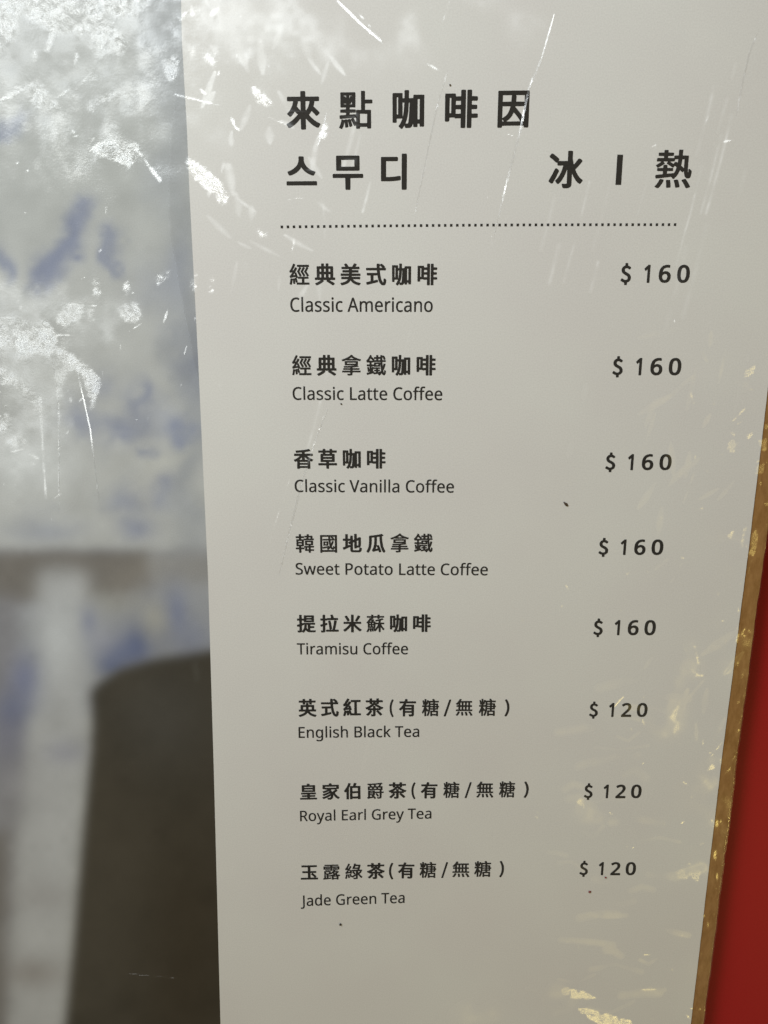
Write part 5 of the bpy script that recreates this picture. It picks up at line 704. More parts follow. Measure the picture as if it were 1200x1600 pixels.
    '糖': (240, [[39, -22, 37, -20, 37, -18, 36, 40, 34, 38, 27, 24, 22, 16, 19, 13, 17, 12, 13, 12, 11, 13, 2, 30, 2, 32, 11, 47, 18, 61, 25, 78, 32, 96, 31, 98, 30, 99, 10, 99, 7, 100, 6, 103, 6, 119, 9, 122, 35, 122, 36, 123, 37, 124, 37, 128, 35, 129, 22, 127, 19, 127, 17, 129, 16, 142, 13, 158, 7, 180, 8, 183, 11, 186, 21, 188, 26, 187, 29, 183, 35, 164, 36, 164, 37, 201, 40, 204, 60, 203, 63, 200, 63, 161, 64, 161, 65, 165, 70, 185, 73, 189, 79, 190, 91, 187, 95, 184, 96, 181, 97, 180, 148, 180, 149, 180, 149, 182, 142, 194, 141, 198, 144, 201, 151, 204, 156, 205, 163, 205, 165, 204, 169, 201, 182, 180, 228, 180, 231, 179, 233, 176, 233, 162, 232, 160, 230, 158, 183, 158, 181, 157, 181, 155, 181, 146, 182, 145, 218, 145, 221, 144, 223, 140, 223, 116, 224, 115, 233, 114, 236, 111, 235, 96, 233, 94, 224, 94, 223, 92, 223, 69, 221, 66, 218, 65, 183, 65, 181, 64, 181, 62, 181, 53, 182, 52, 219, 52, 221, 51, 223, 49, 224, -18, 223, -21, 220, -22, 201, -22, 198, -20, 198, -15, 197, -14, 195, -13, 146, -13, 143, -14, 142, -20, 140, -22, 121, -22, 118, -21, 117, -18, 117, 49, 120, 52, 152, 52, 154, 53, 154, 61, 154, 63, 152, 65, 121, 65, 117, 67, 116, 65, 114, 45, 108, 22, 100, 0, 95, -10, 90, -19, 86, -21, 81, -21, 77, -17, 68, -12, 66, -9, 74, 5, 79, 18, 83, 30, 87, 48, 86, 49, 85, 48, 78, 39, 73, 39, 70, 40, 64, 49, 63, 50, 62, -20, 59, -22], [143, 8, 196, 8, 197, 9, 198, 10, 198, 29, 197, 30, 195, 31, 144, 31, 143, 30, 143, 28, 143, 10], [87, 61, 88, 60, 90, 61, 91, 70, 91, 79, 92, 83, 91, 99, 63, 98, 63, 94, 64, 91, 75, 78], [118, 83, 152, 84, 154, 85, 154, 93, 153, 94, 151, 95, 119, 95, 118, 94, 118, 92], [181, 84, 185, 84, 197, 84, 198, 86, 197, 94, 195, 95, 181, 94, 181, 90], [118, 114, 152, 114, 154, 115, 154, 123, 153, 124, 151, 125, 122, 125, 118, 127, 118, 116], [181, 114, 185, 114, 197, 114, 198, 116, 197, 124, 195, 125, 181, 124, 181, 120], [90, 121, 91, 121, 92, 123, 91, 165, 90, 164, 89, 161, 83, 144, 77, 130, 75, 128, 73, 128, 69, 128, 64, 129, 63, 129, 63, 127, 63, 123, 64, 122], [118, 143, 119, 143, 121, 144, 123, 145, 152, 145, 154, 146, 154, 156, 153, 157, 151, 158, 119, 158, 118, 157, 118, 155]]),
    '無': (240, [[25, -22, 9, -15, 6, -12, 7, -10, 19, 3, 25, 12, 32, 25, 36, 34, 39, 36, 45, 36, 61, 32, 63, 29, 62, 25, 57, 14, 45, -6, 37, -16, 32, -22, 30, -23], [210, -22, 207, -20, 198, -3, 188, 12, 176, 27, 176, 30, 179, 32, 195, 37, 201, 37, 204, 34, 218, 16, 231, -4, 235, -12, 235, -14, 234, -16, 217, -22], [144, -20, 141, -18, 138, -4, 127, 27, 129, 29, 133, 31, 145, 33, 151, 33, 154, 31, 160, 17, 167, -3, 169, -13, 168, -16, 164, -17, 149, -21], [86, -19, 83, -17, 82, -10, 82, -1, 78, 24, 78, 28, 81, 30, 89, 31, 102, 31, 105, 28, 107, 17, 110, -4, 110, -15, 108, -17, 103, -19, 95, -20], [11, 41, 8, 43, 8, 45, 8, 60, 10, 62, 13, 63, 39, 63, 40, 64, 41, 65, 41, 97, 39, 97, 17, 98, 15, 101, 15, 115, 16, 118, 19, 120, 40, 121, 41, 123, 41, 132, 41, 134, 40, 134, 29, 125, 23, 124, 18, 127, 8, 135, 5, 138, 5, 140, 8, 142, 16, 148, 31, 164, 40, 175, 51, 192, 55, 201, 58, 204, 67, 204, 81, 200, 84, 197, 84, 195, 75, 180, 75, 178, 77, 177, 220, 177, 222, 177, 224, 175, 224, 159, 223, 155, 220, 154, 200, 154, 198, 153, 199, 121, 201, 120, 222, 120, 224, 117, 224, 103, 224, 100, 221, 97, 201, 97, 199, 97, 198, 66, 199, 64, 200, 63, 227, 63, 230, 62, 231, 60, 231, 45, 231, 43, 229, 41], [69, 64, 82, 63, 83, 64, 84, 65, 84, 95, 84, 97, 83, 97, 71, 97, 69, 97, 68, 96, 68, 66], [111, 64, 126, 63, 127, 64, 128, 65, 128, 95, 128, 97, 127, 97, 113, 97, 111, 97, 110, 96, 110, 66], [154, 64, 170, 63, 172, 64, 172, 94, 171, 97, 156, 97, 154, 97, 153, 67], [69, 121, 82, 120, 83, 121, 84, 122, 84, 152, 84, 154, 83, 154, 71, 154, 69, 154, 68, 153, 68, 123], [111, 121, 126, 120, 127, 121, 128, 122, 128, 152, 128, 154, 127, 154, 113, 154, 111, 154, 110, 153, 110, 123], [154, 121, 170, 120, 172, 121, 172, 151, 171, 154, 156, 154, 154, 154, 153, 124]]),
    '皇': (240, [[11, -18, 8, -16, 7, -13, 7, -10, 7, 3, 9, 6, 11, 7, 100, 8, 102, 8, 103, 9, 103, 18, 101, 19, 39, 20, 35, 21, 33, 25, 33, 39, 34, 42, 37, 44, 101, 45, 103, 46, 103, 53, 102, 54, 100, 55, 26, 55, 23, 57, 22, 60, 22, 63, 22, 76, 24, 79, 26, 80, 213, 81, 217, 79, 220, 76, 220, 60, 218, 57, 215, 55, 140, 55, 139, 54, 138, 53, 138, 46, 139, 45, 205, 44, 207, 42, 209, 39, 209, 25, 207, 21, 202, 20, 139, 19, 138, 18, 138, 10, 139, 8, 140, 8, 229, 7, 233, 5, 234, 2, 234, -1, 234, -14, 232, -17, 229, -18], [36, 89, 33, 91, 32, 95, 32, 178, 33, 181, 34, 183, 38, 185, 95, 185, 97, 186, 102, 200, 105, 205, 108, 206, 117, 207, 134, 204, 138, 202, 140, 200, 140, 197, 135, 187, 135, 185, 203, 185, 206, 184, 209, 182, 210, 178, 210, 95, 209, 92, 207, 90, 202, 89], [67, 113, 172, 113, 174, 113, 175, 114, 175, 122, 174, 124, 172, 125, 68, 125, 67, 124, 66, 123, 66, 115], [67, 149, 172, 149, 174, 149, 175, 150, 175, 157, 174, 159, 172, 160, 68, 160, 67, 159, 66, 158, 66, 151]]),
    '家': (240, [[82, -23, 79, -21, 77, -16, 75, -8, 74, -4, 75, 1, 79, 3, 96, 3, 101, 2, 109, 5, 113, 8, 115, 11, 119, 21, 120, 27, 119, 29, 116, 28, 95, 16, 75, 6, 49, -5, 28, -13, 21, -13, 18, -11, 7, 7, 8, 11, 11, 13, 22, 16, 43, 23, 71, 35, 96, 49, 111, 59, 114, 64, 113, 66, 111, 66, 100, 60, 77, 48, 44, 35, 31, 30, 25, 30, 21, 33, 12, 48, 12, 51, 14, 54, 41, 63, 64, 72, 90, 85, 98, 90, 99, 92, 97, 95, 95, 95, 80, 88, 63, 81, 33, 71, 26, 70, 22, 73, 12, 88, 12, 91, 14, 94, 54, 107, 73, 115, 79, 118, 79, 119, 48, 119, 45, 121, 42, 125, 41, 125, 19, 125, 15, 127, 13, 130, 13, 132, 13, 179, 14, 183, 16, 185, 19, 185, 97, 185, 98, 186, 98, 188, 94, 197, 95, 201, 98, 203, 118, 208, 124, 208, 127, 206, 138, 186, 139, 185, 223, 185, 227, 184, 229, 182, 230, 179, 229, 130, 227, 127, 224, 125, 198, 125, 196, 120, 211, 107, 212, 105, 212, 103, 210, 99, 188, 83, 178, 76, 177, 74, 180, 66, 186, 55, 192, 45, 203, 33, 212, 25, 225, 16, 237, 10, 239, 6, 238, 3, 234, -2, 226, -12, 221, -14, 215, -14, 212, -12, 201, -6, 191, 1, 180, 11, 167, 25, 154, 47, 153, 47, 153, 44, 154, 39, 154, 25, 153, 17, 150, 8, 147, 0, 143, -7, 137, -14, 132, -17, 126, -20, 116, -24], [140, 87, 142, 87, 161, 101, 178, 114, 181, 118, 181, 119, 135, 119, 133, 119, 130, 117, 124, 112, 124, 110, 131, 101], [46, 146, 47, 145, 193, 145, 194, 146, 195, 147, 195, 156, 194, 158, 192, 158, 48, 158, 46, 158, 46, 157]]),
    '伯': (240, [[37, -24, 34, -22, 33, -18, 33, 82, 31, 82, 26, 77, 23, 76, 15, 76, 11, 79, 1, 93, 0, 96, 1, 99, 12, 111, 22, 125, 36, 146, 48, 171, 59, 203, 63, 205, 73, 205, 88, 201, 91, 199, 92, 196, 87, 180, 79, 160, 67, 135, 67, -19, 65, -23, 61, -25], [84, -23, 81, -21, 80, -17, 80, 159, 82, 162, 85, 163, 118, 163, 120, 164, 125, 175, 131, 200, 134, 205, 137, 206, 147, 206, 164, 203, 168, 201, 169, 197, 157, 166, 158, 164, 214, 163, 218, 162, 220, 159, 220, -18, 218, -21, 214, -23, 191, -23, 189, -22, 186, -20, 185, -18, 185, -14, 183, -13, 116, -13, 115, -13, 114, -14, 114, -18, 113, -21, 109, -23], [115, 16, 118, 15, 184, 16, 185, 19, 184, 62, 181, 62, 115, 62, 114, 58, 114, 18], [115, 91, 118, 90, 184, 91, 185, 94, 184, 136, 181, 136, 115, 136, 114, 132, 114, 93]]),
    '爵': (240, [[109, -23, 105, -19, 99, -8, 96, -6, 44, -17, 29, -22, 24, -22, 21, -20, 12, -4, 14, -2, 18, 1, 22, 4, 24, 9, 25, 14, 25, 94, 28, 96, 30, 96, 114, 96, 117, 94, 117, 82, 119, 80, 176, 80, 177, 81, 178, 82, 178, 101, 25, 101, 22, 104, 22, 106, 22, 152, 26, 154, 47, 154, 48, 155, 48, 156, 47, 159, 40, 168, 39, 172, 24, 172, 21, 174, 17, 186, 17, 190, 21, 192, 70, 193, 75, 194, 90, 194, 94, 195, 122, 196, 125, 197, 135, 197, 138, 198, 147, 198, 150, 199, 158, 199, 161, 200, 176, 201, 201, 205, 206, 205, 212, 199, 218, 191, 218, 189, 216, 186, 214, 185, 195, 183, 195, 182, 199, 180, 201, 178, 202, 175, 200, 170, 188, 156, 188, 155, 215, 154, 218, 152, 218, 105, 216, 101, 205, 101, 205, 82, 206, 81, 208, 80, 232, 80, 234, 77, 234, 62, 231, 59, 208, 59, 206, 58, 205, -3, 204, -8, 200, -14, 195, -17, 187, -19, 176, -19, 172, -20, 151, -20, 148, -17, 143, -2, 144, 0, 147, 1, 176, 1, 178, 2, 178, 6, 178, 58, 175, 59, 118, 59, 117, 57, 117, 30, 114, 27, 103, 27, 101, 27, 101, 26, 111, 16, 121, 4, 129, -8, 130, -12, 129, -14, 127, -17, 117, -22, 114, -23], [53, 7, 80, 11, 81, 13, 72, 23, 73, 27, 54, 27, 52, 26, 52, 24, 52, 9], [148, 9, 145, 12, 137, 28, 123, 47, 124, 49, 127, 51, 140, 56, 145, 56, 152, 48, 165, 30, 170, 20, 170, 18, 169, 16, 162, 12, 154, 9], [53, 47, 89, 46, 90, 48, 90, 52, 89, 53, 88, 53, 54, 53, 52, 52], [53, 72, 89, 71, 90, 73, 90, 77, 89, 78, 88, 78, 54, 78, 52, 77], [50, 121, 54, 120, 76, 121, 77, 123, 77, 134, 74, 135, 50, 135, 49, 131, 49, 123], [105, 121, 133, 120, 134, 121, 134, 123, 134, 134, 133, 135, 132, 135, 106, 135, 105, 134, 104, 133, 104, 123], [161, 121, 190, 120, 191, 121, 191, 123, 191, 134, 190, 135, 189, 135, 162, 135, 161, 134, 160, 133, 160, 123], [78, 155, 104, 154, 105, 155, 106, 156, 103, 164, 97, 174, 75, 174, 68, 173, 67, 172], [134, 155, 158, 154, 161, 157, 171, 173, 174, 178, 174, 180, 168, 180, 165, 179, 145, 178, 142, 177, 131, 177, 126, 176, 125, 175, 131, 164]]),
    '玉': (240, [[9, -14, 6, -12, 5, -9, 4, -6, 5, 8, 6, 11, 9, 13, 98, 13, 100, 14, 100, 16, 100, 77, 100, 80, 32, 80, 28, 83, 26, 88, 27, 102, 28, 105, 31, 107, 98, 107, 100, 108, 100, 162, 100, 163, 98, 163, 21, 164, 18, 166, 17, 169, 17, 186, 19, 190, 23, 191, 216, 191, 219, 191, 222, 189, 223, 186, 223, 169, 222, 166, 219, 164, 139, 163, 137, 163, 136, 111, 137, 108, 210, 107, 213, 105, 214, 102, 214, 88, 213, 83, 209, 80, 137, 80, 136, 77, 136, 16, 137, 14, 139, 13, 187, 14, 187, 15, 181, 22, 145, 58, 143, 62, 143, 65, 145, 68, 155, 76, 160, 78, 167, 78, 177, 70, 189, 58, 192, 56, 213, 35, 215, 30, 214, 27, 203, 16, 202, 14, 230, 13, 234, 11, 235, 8, 235, -8, 235, -10, 233, -13, 231, -14, 228, -15]]),
    '露': (240, [[125, -22, 123, -19, 123, 23, 122, 25, 121, 25, 116, 24, 110, 24, 107, 23, 82, 23, 81, 22, 80, 21, 80, 9, 80, 8, 81, 7, 107, 10, 113, 10, 115, 9, 117, 6, 117, -6, 117, -8, 114, -10, 109, -11, 74, -14, 43, -18, 36, -18, 24, -20, 13, -20, 10, -18, 9, -16, 8, -6, 8, -3, 12, 1, 20, 1, 22, 2, 22, 45, 22, 47, 24, 49, 42, 50, 45, 48, 46, 5, 47, 4, 49, 4, 52, 4, 54, 5, 53, 51, 51, 52, 26, 52, 23, 54, 23, 101, 25, 103, 27, 104, 107, 104, 110, 100, 110, 81, 110, 79, 111, 79, 127, 91, 134, 97, 141, 106, 141, 108, 138, 110, 137, 112, 137, 122, 138, 125, 141, 126, 197, 126, 198, 127, 199, 128, 199, 149, 198, 150, 196, 151, 134, 150, 133, 148, 133, 107, 129, 105, 107, 105, 105, 108, 105, 148, 104, 150, 41, 151, 40, 150, 40, 148, 40, 126, 98, 126, 101, 124, 102, 121, 102, 112, 100, 110, 98, 109, 42, 109, 39, 111, 38, 123, 17, 123, 14, 125, 14, 164, 15, 167, 18, 169, 102, 169, 104, 169, 105, 170, 105, 174, 104, 175, 102, 176, 31, 176, 29, 177, 28, 180, 28, 191, 30, 194, 209, 195, 212, 193, 213, 190, 213, 179, 210, 176, 135, 176, 134, 175, 133, 174, 133, 170, 136, 169, 221, 169, 223, 168, 226, 166, 226, 127, 225, 124, 222, 123, 202, 123, 201, 121, 201, 111, 198, 109, 170, 109, 169, 108, 166, 102, 166, 101, 168, 101, 196, 101, 200, 102, 206, 102, 215, 97, 218, 93, 216, 87, 205, 73, 194, 63, 191, 60, 190, 58, 199, 54, 211, 50, 235, 44, 238, 42, 237, 40, 227, 26, 219, 26, 214, 27, 213, 25, 213, -20, 209, -22, 191, -22, 188, -21, 186, -17, 185, -16, 151, -16, 150, -17, 148, -21, 145, -22], [150, 2, 185, 2, 186, 3, 187, 4, 187, 18, 186, 19, 184, 20, 150, 20, 149, 19, 149, 17, 149, 4], [156, 37, 166, 37, 181, 37, 180, 38, 179, 39, 168, 44, 158, 39, 156, 38], [81, 42, 101, 42, 107, 43, 134, 52, 145, 57, 147, 58, 147, 59, 135, 69, 120, 59, 114, 59, 110, 59, 110, 54, 107, 52, 81, 52, 80, 51, 80, 49, 80, 44], [49, 70, 82, 70, 83, 71, 84, 72, 84, 84, 83, 85, 81, 86, 49, 86, 48, 85, 48, 83, 48, 72], [166, 71, 168, 71, 170, 72, 181, 80, 181, 81, 181, 82, 154, 82, 154, 81, 156, 79], [45, 130, 43, 133, 43, 142, 44, 145, 46, 147, 97, 147, 100, 146, 102, 143, 102, 133, 100, 131, 98, 130], [139, 130, 137, 133, 137, 142, 138, 145, 140, 147, 191, 147, 194, 146, 196, 143, 196, 133, 194, 131, 192, 130]]),
    '綠': (240, [[122, -22, 119, -20, 114, -6, 114, -3, 118, -1, 146, 0, 148, 0, 149, 4, 149, 26, 148, 26, 146, 25, 107, 2, 100, 2, 96, 5, 92, 11, 90, 11, 85, 10, 79, 10, 77, 11, 74, 13, 70, 33, 64, 51, 67, 54, 79, 58, 75, 66, 73, 66, 50, 62, 34, 59, 21, 56, 17, 56, 15, 57, 13, 59, 8, 72, 8, 74, 9, 76, 14, 79, 19, 84, 33, 103, 38, 112, 38, 113, 37, 113, 26, 111, 20, 110, 14, 110, 11, 112, 7, 125, 7, 129, 15, 136, 27, 156, 38, 178, 47, 202, 50, 204, 58, 204, 69, 199, 71, 197, 72, 195, 67, 182, 52, 152, 43, 138, 43, 136, 51, 136, 53, 137, 59, 147, 68, 167, 71, 169, 78, 169, 89, 162, 92, 159, 92, 157, 82, 138, 68, 114, 68, 113, 69, 113, 75, 114, 83, 114, 85, 112, 88, 106, 89, 106, 89, 112, 93, 114, 167, 115, 168, 115, 169, 116, 171, 124, 171, 125, 170, 125, 107, 126, 105, 126, 102, 128, 102, 130, 117, 171, 125, 200, 129, 204, 135, 204, 148, 202, 151, 201, 153, 198, 151, 189, 153, 188, 203, 187, 212, 185, 214, 183, 212, 172, 197, 116, 198, 115, 200, 115, 231, 114, 233, 111, 233, 96, 232, 94, 230, 93, 218, 92, 219, 90, 227, 83, 227, 80, 216, 69, 200, 56, 199, 54, 203, 48, 211, 37, 227, 22, 236, 14, 238, 12, 238, 10, 226, -4, 223, -5, 218, -5, 210, 2, 200, 11, 189, 25, 178, 40, 176, 41, 175, -6, 171, -15, 166, -19, 159, -21, 150, -22], [20, -15, 10, -11, 7, -9, 6, -7, 13, 21, 16, 48, 20, 50, 29, 50, 38, 48, 41, 46, 44, 49, 52, 51, 61, 51, 63, 49, 64, 44, 68, 15, 69, 1, 66, -2, 57, -4, 50, -4, 47, -2, 45, 5, 45, 14, 44, 17, 43, 31, 42, 38, 41, 41, 39, 39, 39, 34, 36, 16, 30, -11, 27, -15], [95, 25, 98, 25, 106, 29, 148, 53, 149, 55, 149, 89, 148, 92, 145, 92, 122, 92, 123, 90, 128, 85, 138, 72, 145, 59, 145, 57, 142, 54, 131, 47, 127, 46, 124, 47, 122, 49, 115, 61, 100, 81, 100, 83, 102, 85, 110, 90, 111, 91, 112, 92, 96, 92, 94, 92, 93, 90, 97, 80, 100, 66, 97, 63, 84, 58, 88, 51], [185, 75, 187, 74, 189, 76, 203, 90, 204, 92, 197, 92, 178, 92, 178, 91, 179, 86], [48, 84, 52, 84, 59, 85, 69, 87, 69, 89, 66, 99, 64, 104, 63, 105, 61, 103, 51, 90, 48, 85], [138, 147, 177, 147, 178, 148, 182, 164, 181, 165, 180, 165, 145, 165, 144, 165, 142, 162, 138, 150]]),
    '(': (81, [[55, -53, 50, -49, 36, -23, 28, -4, 24, 8, 20, 24, 17, 40, 16, 57, 15, 61, 15, 87, 16, 91, 17, 108, 20, 124, 24, 140, 29, 155, 36, 171, 44, 187, 50, 197, 55, 202, 60, 202, 73, 196, 76, 193, 77, 188, 69, 173, 62, 157, 56, 139, 52, 122, 49, 105, 48, 95, 48, 83, 47, 79, 48, 53, 52, 26, 58, 2, 64, -14, 76, -37, 77, -41, 76, -45, 73, -48, 61, -53]]),
    ')': (81, [[21, -53, 8, -48, 5, -44, 3, -41, 18, -11, 24, 6, 29, 25, 32, 43, 33, 59, 34, 62, 34, 86, 30, 117, 24, 142, 15, 166, 3, 189, 5, 193, 9, 197, 20, 202, 25, 202, 27, 201, 30, 198, 38, 185, 49, 162, 57, 140, 61, 124, 64, 108, 65, 89, 66, 85, 66, 63, 65, 59, 64, 41, 61, 24, 57, 8, 51, -9, 45, -23, 31, -49, 27, -53]]),
    '/': (94, [[0, -49, -3, -45, -4, -42, -4, -40, 67, 190, 69, 193, 73, 196, 93, 196, 96, 193, 97, 189, 26, -42, 24, -46, 20, -49]]),
    '$': (133, [[57, -35, 54, -33, 52, -29, 51, -9, 50, -8, 34, -3, 22, 3, 13, 9, 9, 12, 7, 16, 6, 19, 16, 34, 19, 37, 22, 38, 26, 38, 29, 37, 41, 29, 49, 25, 55, 23, 61, 22, 68, 21, 77, 24, 80, 26, 84, 29, 87, 35, 88, 42, 85, 54, 80, 61, 77, 64, 67, 70, 40, 85, 26, 96, 16, 111, 13, 127, 13, 135, 16, 148, 23, 160, 33, 170, 40, 174, 51, 179, 52, 200, 54, 204, 58, 206, 77, 206, 81, 204, 84, 201, 84, 179, 93, 176, 101, 172, 111, 166, 119, 157, 121, 154, 121, 152, 119, 149, 111, 140, 107, 137, 104, 136, 98, 136, 85, 145, 75, 149, 65, 149, 61, 148, 56, 145, 52, 140, 50, 131, 52, 122, 55, 117, 59, 113, 67, 108, 98, 91, 112, 80, 122, 64, 125, 47, 125, 36, 121, 22, 118, 16, 114, 11, 104, 2, 95, -3, 85, -7, 84, -8, 84, -29, 82, -33, 77, -35]]),
    '1': (137, [[63, -6, 58, -4, 57, -2, 56, 0, 56, 130, 55, 130, 54, 130, 39, 117, 35, 116, 31, 116, 27, 118, 22, 122, 15, 132, 13, 136, 17, 141, 62, 176, 67, 177, 86, 177, 91, 175, 93, 172, 93, 170, 93, 0, 91, -4, 86, -6]]),
    '6': (137, [[63, -8, 47, -4, 33, 3, 21, 16, 17, 20, 11, 32, 8, 42, 5, 61, 5, 88, 6, 91, 7, 106, 9, 117, 16, 137, 24, 150, 39, 165, 46, 169, 54, 173, 63, 176, 79, 180, 105, 180, 113, 178, 118, 176, 121, 172, 121, 153, 120, 151, 118, 149, 113, 148, 97, 151, 88, 151, 76, 148, 65, 143, 59, 139, 54, 133, 48, 118, 45, 108, 47, 107, 58, 111, 64, 113, 72, 114, 82, 114, 89, 113, 101, 109, 111, 104, 117, 100, 121, 95, 127, 87, 130, 81, 133, 70, 134, 61, 134, 49, 133, 40, 131, 31, 125, 18, 122, 14, 112, 4, 108, 1, 98, -4, 87, -7, 80, -8], [66, 22, 76, 22, 83, 24, 86, 26, 91, 31, 94, 37, 96, 44, 97, 58, 96, 65, 93, 73, 89, 79, 86, 81, 82, 83, 77, 85, 68, 85, 63, 83, 58, 81, 51, 77, 49, 74, 45, 69, 43, 59, 43, 52, 46, 43, 49, 35, 52, 31, 57, 26, 63, 23]]),
    '2': (137, [[10, -6, 6, -4, 4, 0, 4, 20, 47, 63, 50, 66, 67, 84, 73, 92, 83, 106, 86, 114, 89, 126, 87, 134, 84, 142, 80, 146, 74, 149, 65, 150, 52, 148, 40, 142, 31, 135, 27, 134, 23, 134, 19, 135, 17, 138, 6, 152, 6, 156, 12, 162, 23, 169, 33, 174, 51, 179, 62, 180, 72, 180, 81, 179, 100, 173, 107, 168, 117, 158, 122, 150, 126, 138, 126, 118, 124, 112, 118, 96, 111, 86, 106, 80, 101, 73, 56, 28, 55, 26, 124, 25, 129, 24, 131, 22, 132, 20, 132, -2, 129, -5, 124, -6]]),
    '0': (137, [[59, -8, 53, -7, 41, -3, 32, 3, 22, 13, 18, 18, 12, 30, 7, 48, 4, 70, 4, 101, 5, 105, 5, 113, 10, 138, 14, 148, 22, 160, 30, 169, 37, 173, 44, 176, 52, 179, 58, 180, 79, 180, 94, 175, 105, 169, 116, 157, 120, 151, 124, 143, 129, 128, 133, 109, 133, 100, 134, 94, 134, 75, 133, 71, 133, 61, 131, 47, 125, 29, 120, 19, 116, 13, 108, 4, 100, -1, 88, -6, 77, -8], [64, 22, 71, 22, 76, 23, 82, 26, 84, 29, 89, 38, 91, 44, 94, 53, 96, 68, 96, 104, 94, 118, 91, 127, 89, 135, 84, 143, 80, 146, 73, 150, 64, 150, 60, 148, 56, 146, 52, 142, 47, 132, 44, 122, 42, 109, 42, 100, 41, 97, 41, 76, 42, 72, 42, 63, 46, 42, 51, 31, 54, 27, 57, 25]]),
    'A': (153, [[0, -2, -3, 0, -2, 4, 63, 172, 68, 174, 88, 174, 90, 172, 94, 162, 156, 2, 156, 0, 152, -2, 132, -2, 130, -2, 128, 0, 107, 50, 48, 51, 45, 50, 43, 48, 27, 4, 25, 0, 20, -2], [55, 74, 96, 74, 98, 74, 99, 76, 79, 132, 78, 135, 76, 135, 54, 76]]),
    'B': (156, [[23, -2, 21, 0, 20, 2, 21, 171, 25, 173, 90, 173, 108, 170, 114, 168, 126, 162, 134, 154, 138, 146, 140, 136, 140, 122, 138, 114, 136, 108, 133, 104, 126, 98, 115, 90, 116, 89, 129, 84, 133, 81, 139, 75, 143, 68, 145, 62, 146, 54, 146, 44, 144, 32, 139, 22, 136, 18, 131, 12, 124, 7, 116, 3, 101, -1, 93, -2], [49, 20, 84, 20, 98, 22, 105, 26, 110, 30, 113, 34, 115, 38, 117, 48, 116, 58, 113, 66, 106, 73, 95, 77, 88, 78, 49, 78, 48, 74, 48, 22], [49, 100, 78, 100, 82, 101, 89, 101, 101, 104, 104, 106, 108, 112, 110, 116, 112, 126, 110, 136, 107, 142, 102, 146, 98, 148, 89, 150, 80, 151, 49, 150, 48, 146, 48, 102]]),
    'C': (152, [[82, -4, 75, -3, 66, -1, 57, 2, 49, 6, 39, 13, 31, 21, 25, 29, 20, 39, 16, 50, 13, 65, 13, 71, 12, 74, 12, 97, 13, 105, 16, 119, 20, 130, 24, 138, 32, 149, 41, 158, 50, 164, 60, 169, 77, 174, 86, 176, 109, 176, 117, 175, 131, 171, 142, 167, 145, 166, 147, 164, 146, 161, 143, 154, 138, 145, 134, 144, 116, 150, 104, 153, 89, 153, 73, 148, 66, 144, 57, 136, 51, 128, 46, 118, 44, 112, 41, 95, 41, 76, 42, 68, 45, 55, 48, 48, 53, 39, 59, 32, 70, 24, 78, 21, 89, 19, 104, 19, 113, 20, 137, 25, 139, 25, 141, 23, 141, 5, 139, 3, 137, 2, 126, -1, 107, -4]]),
    'E': (133, [[23, -2, 21, 0, 20, 2, 21, 171, 25, 173, 118, 173, 121, 172, 122, 170, 122, 154, 122, 152, 120, 150, 51, 150, 49, 149, 48, 104, 49, 102, 115, 101, 117, 98, 117, 82, 117, 80, 114, 78, 49, 78, 48, 76, 48, 24, 49, 22, 51, 21, 120, 21, 122, 20, 122, 18, 122, 0, 118, -2]]),
    'G': (175, [[85, -4, 73, -2, 62, 1, 46, 9, 37, 16, 33, 20, 23, 34, 16, 51, 14, 60, 12, 75, 12, 95, 13, 104, 18, 124, 22, 133, 27, 141, 31, 146, 40, 155, 53, 164, 64, 169, 77, 173, 91, 176, 116, 176, 135, 173, 149, 168, 156, 165, 157, 163, 150, 146, 148, 143, 145, 143, 131, 148, 111, 153, 94, 153, 82, 150, 76, 148, 68, 144, 63, 141, 56, 133, 51, 127, 44, 112, 41, 97, 41, 74, 44, 58, 47, 50, 54, 38, 61, 31, 66, 27, 74, 23, 85, 20, 92, 19, 115, 19, 128, 21, 132, 22, 133, 23, 132, 69, 130, 70, 99, 70, 96, 70, 95, 73, 95, 89, 95, 91, 99, 93, 155, 93, 158, 92, 160, 90, 159, 6, 156, 4, 146, 1, 123, -3, 115, -3, 111, -4]]),
    'J': (66, [[-9, -47, -17, -45, -21, -43, -22, -39, -21, -24, -19, -23, -16, -23, -7, -25, 2, -25, 9, -22, 14, -17, 16, -14, 18, -9, 19, -2, 19, 171, 21, 173, 23, 173, 44, 173, 46, 172, 46, 169, 46, -7, 45, -15, 42, -24, 37, -32, 32, -38, 28, -40, 20, -44, 7, -48]]),
    'L': (126, [[23, -2, 21, 0, 20, 2, 20, 170, 22, 172, 24, 173, 45, 173, 48, 172, 48, 170, 48, 22, 49, 22, 51, 21, 120, 21, 122, 18, 122, 0, 121, -1, 118, -2]]),
    'P': (145, [[23, -2, 21, 0, 20, 2, 21, 171, 25, 173, 84, 173, 100, 170, 106, 168, 116, 163, 123, 157, 129, 150, 132, 144, 135, 132, 136, 122, 135, 110, 132, 98, 128, 90, 124, 86, 118, 79, 106, 72, 96, 68, 79, 65, 49, 64, 48, 62, 48, 0, 47, -1, 45, -2], [49, 88, 68, 87, 83, 89, 93, 92, 97, 95, 101, 100, 105, 106, 107, 114, 107, 126, 103, 138, 97, 144, 90, 148, 81, 150, 72, 151, 51, 151, 49, 150, 48, 90]]),
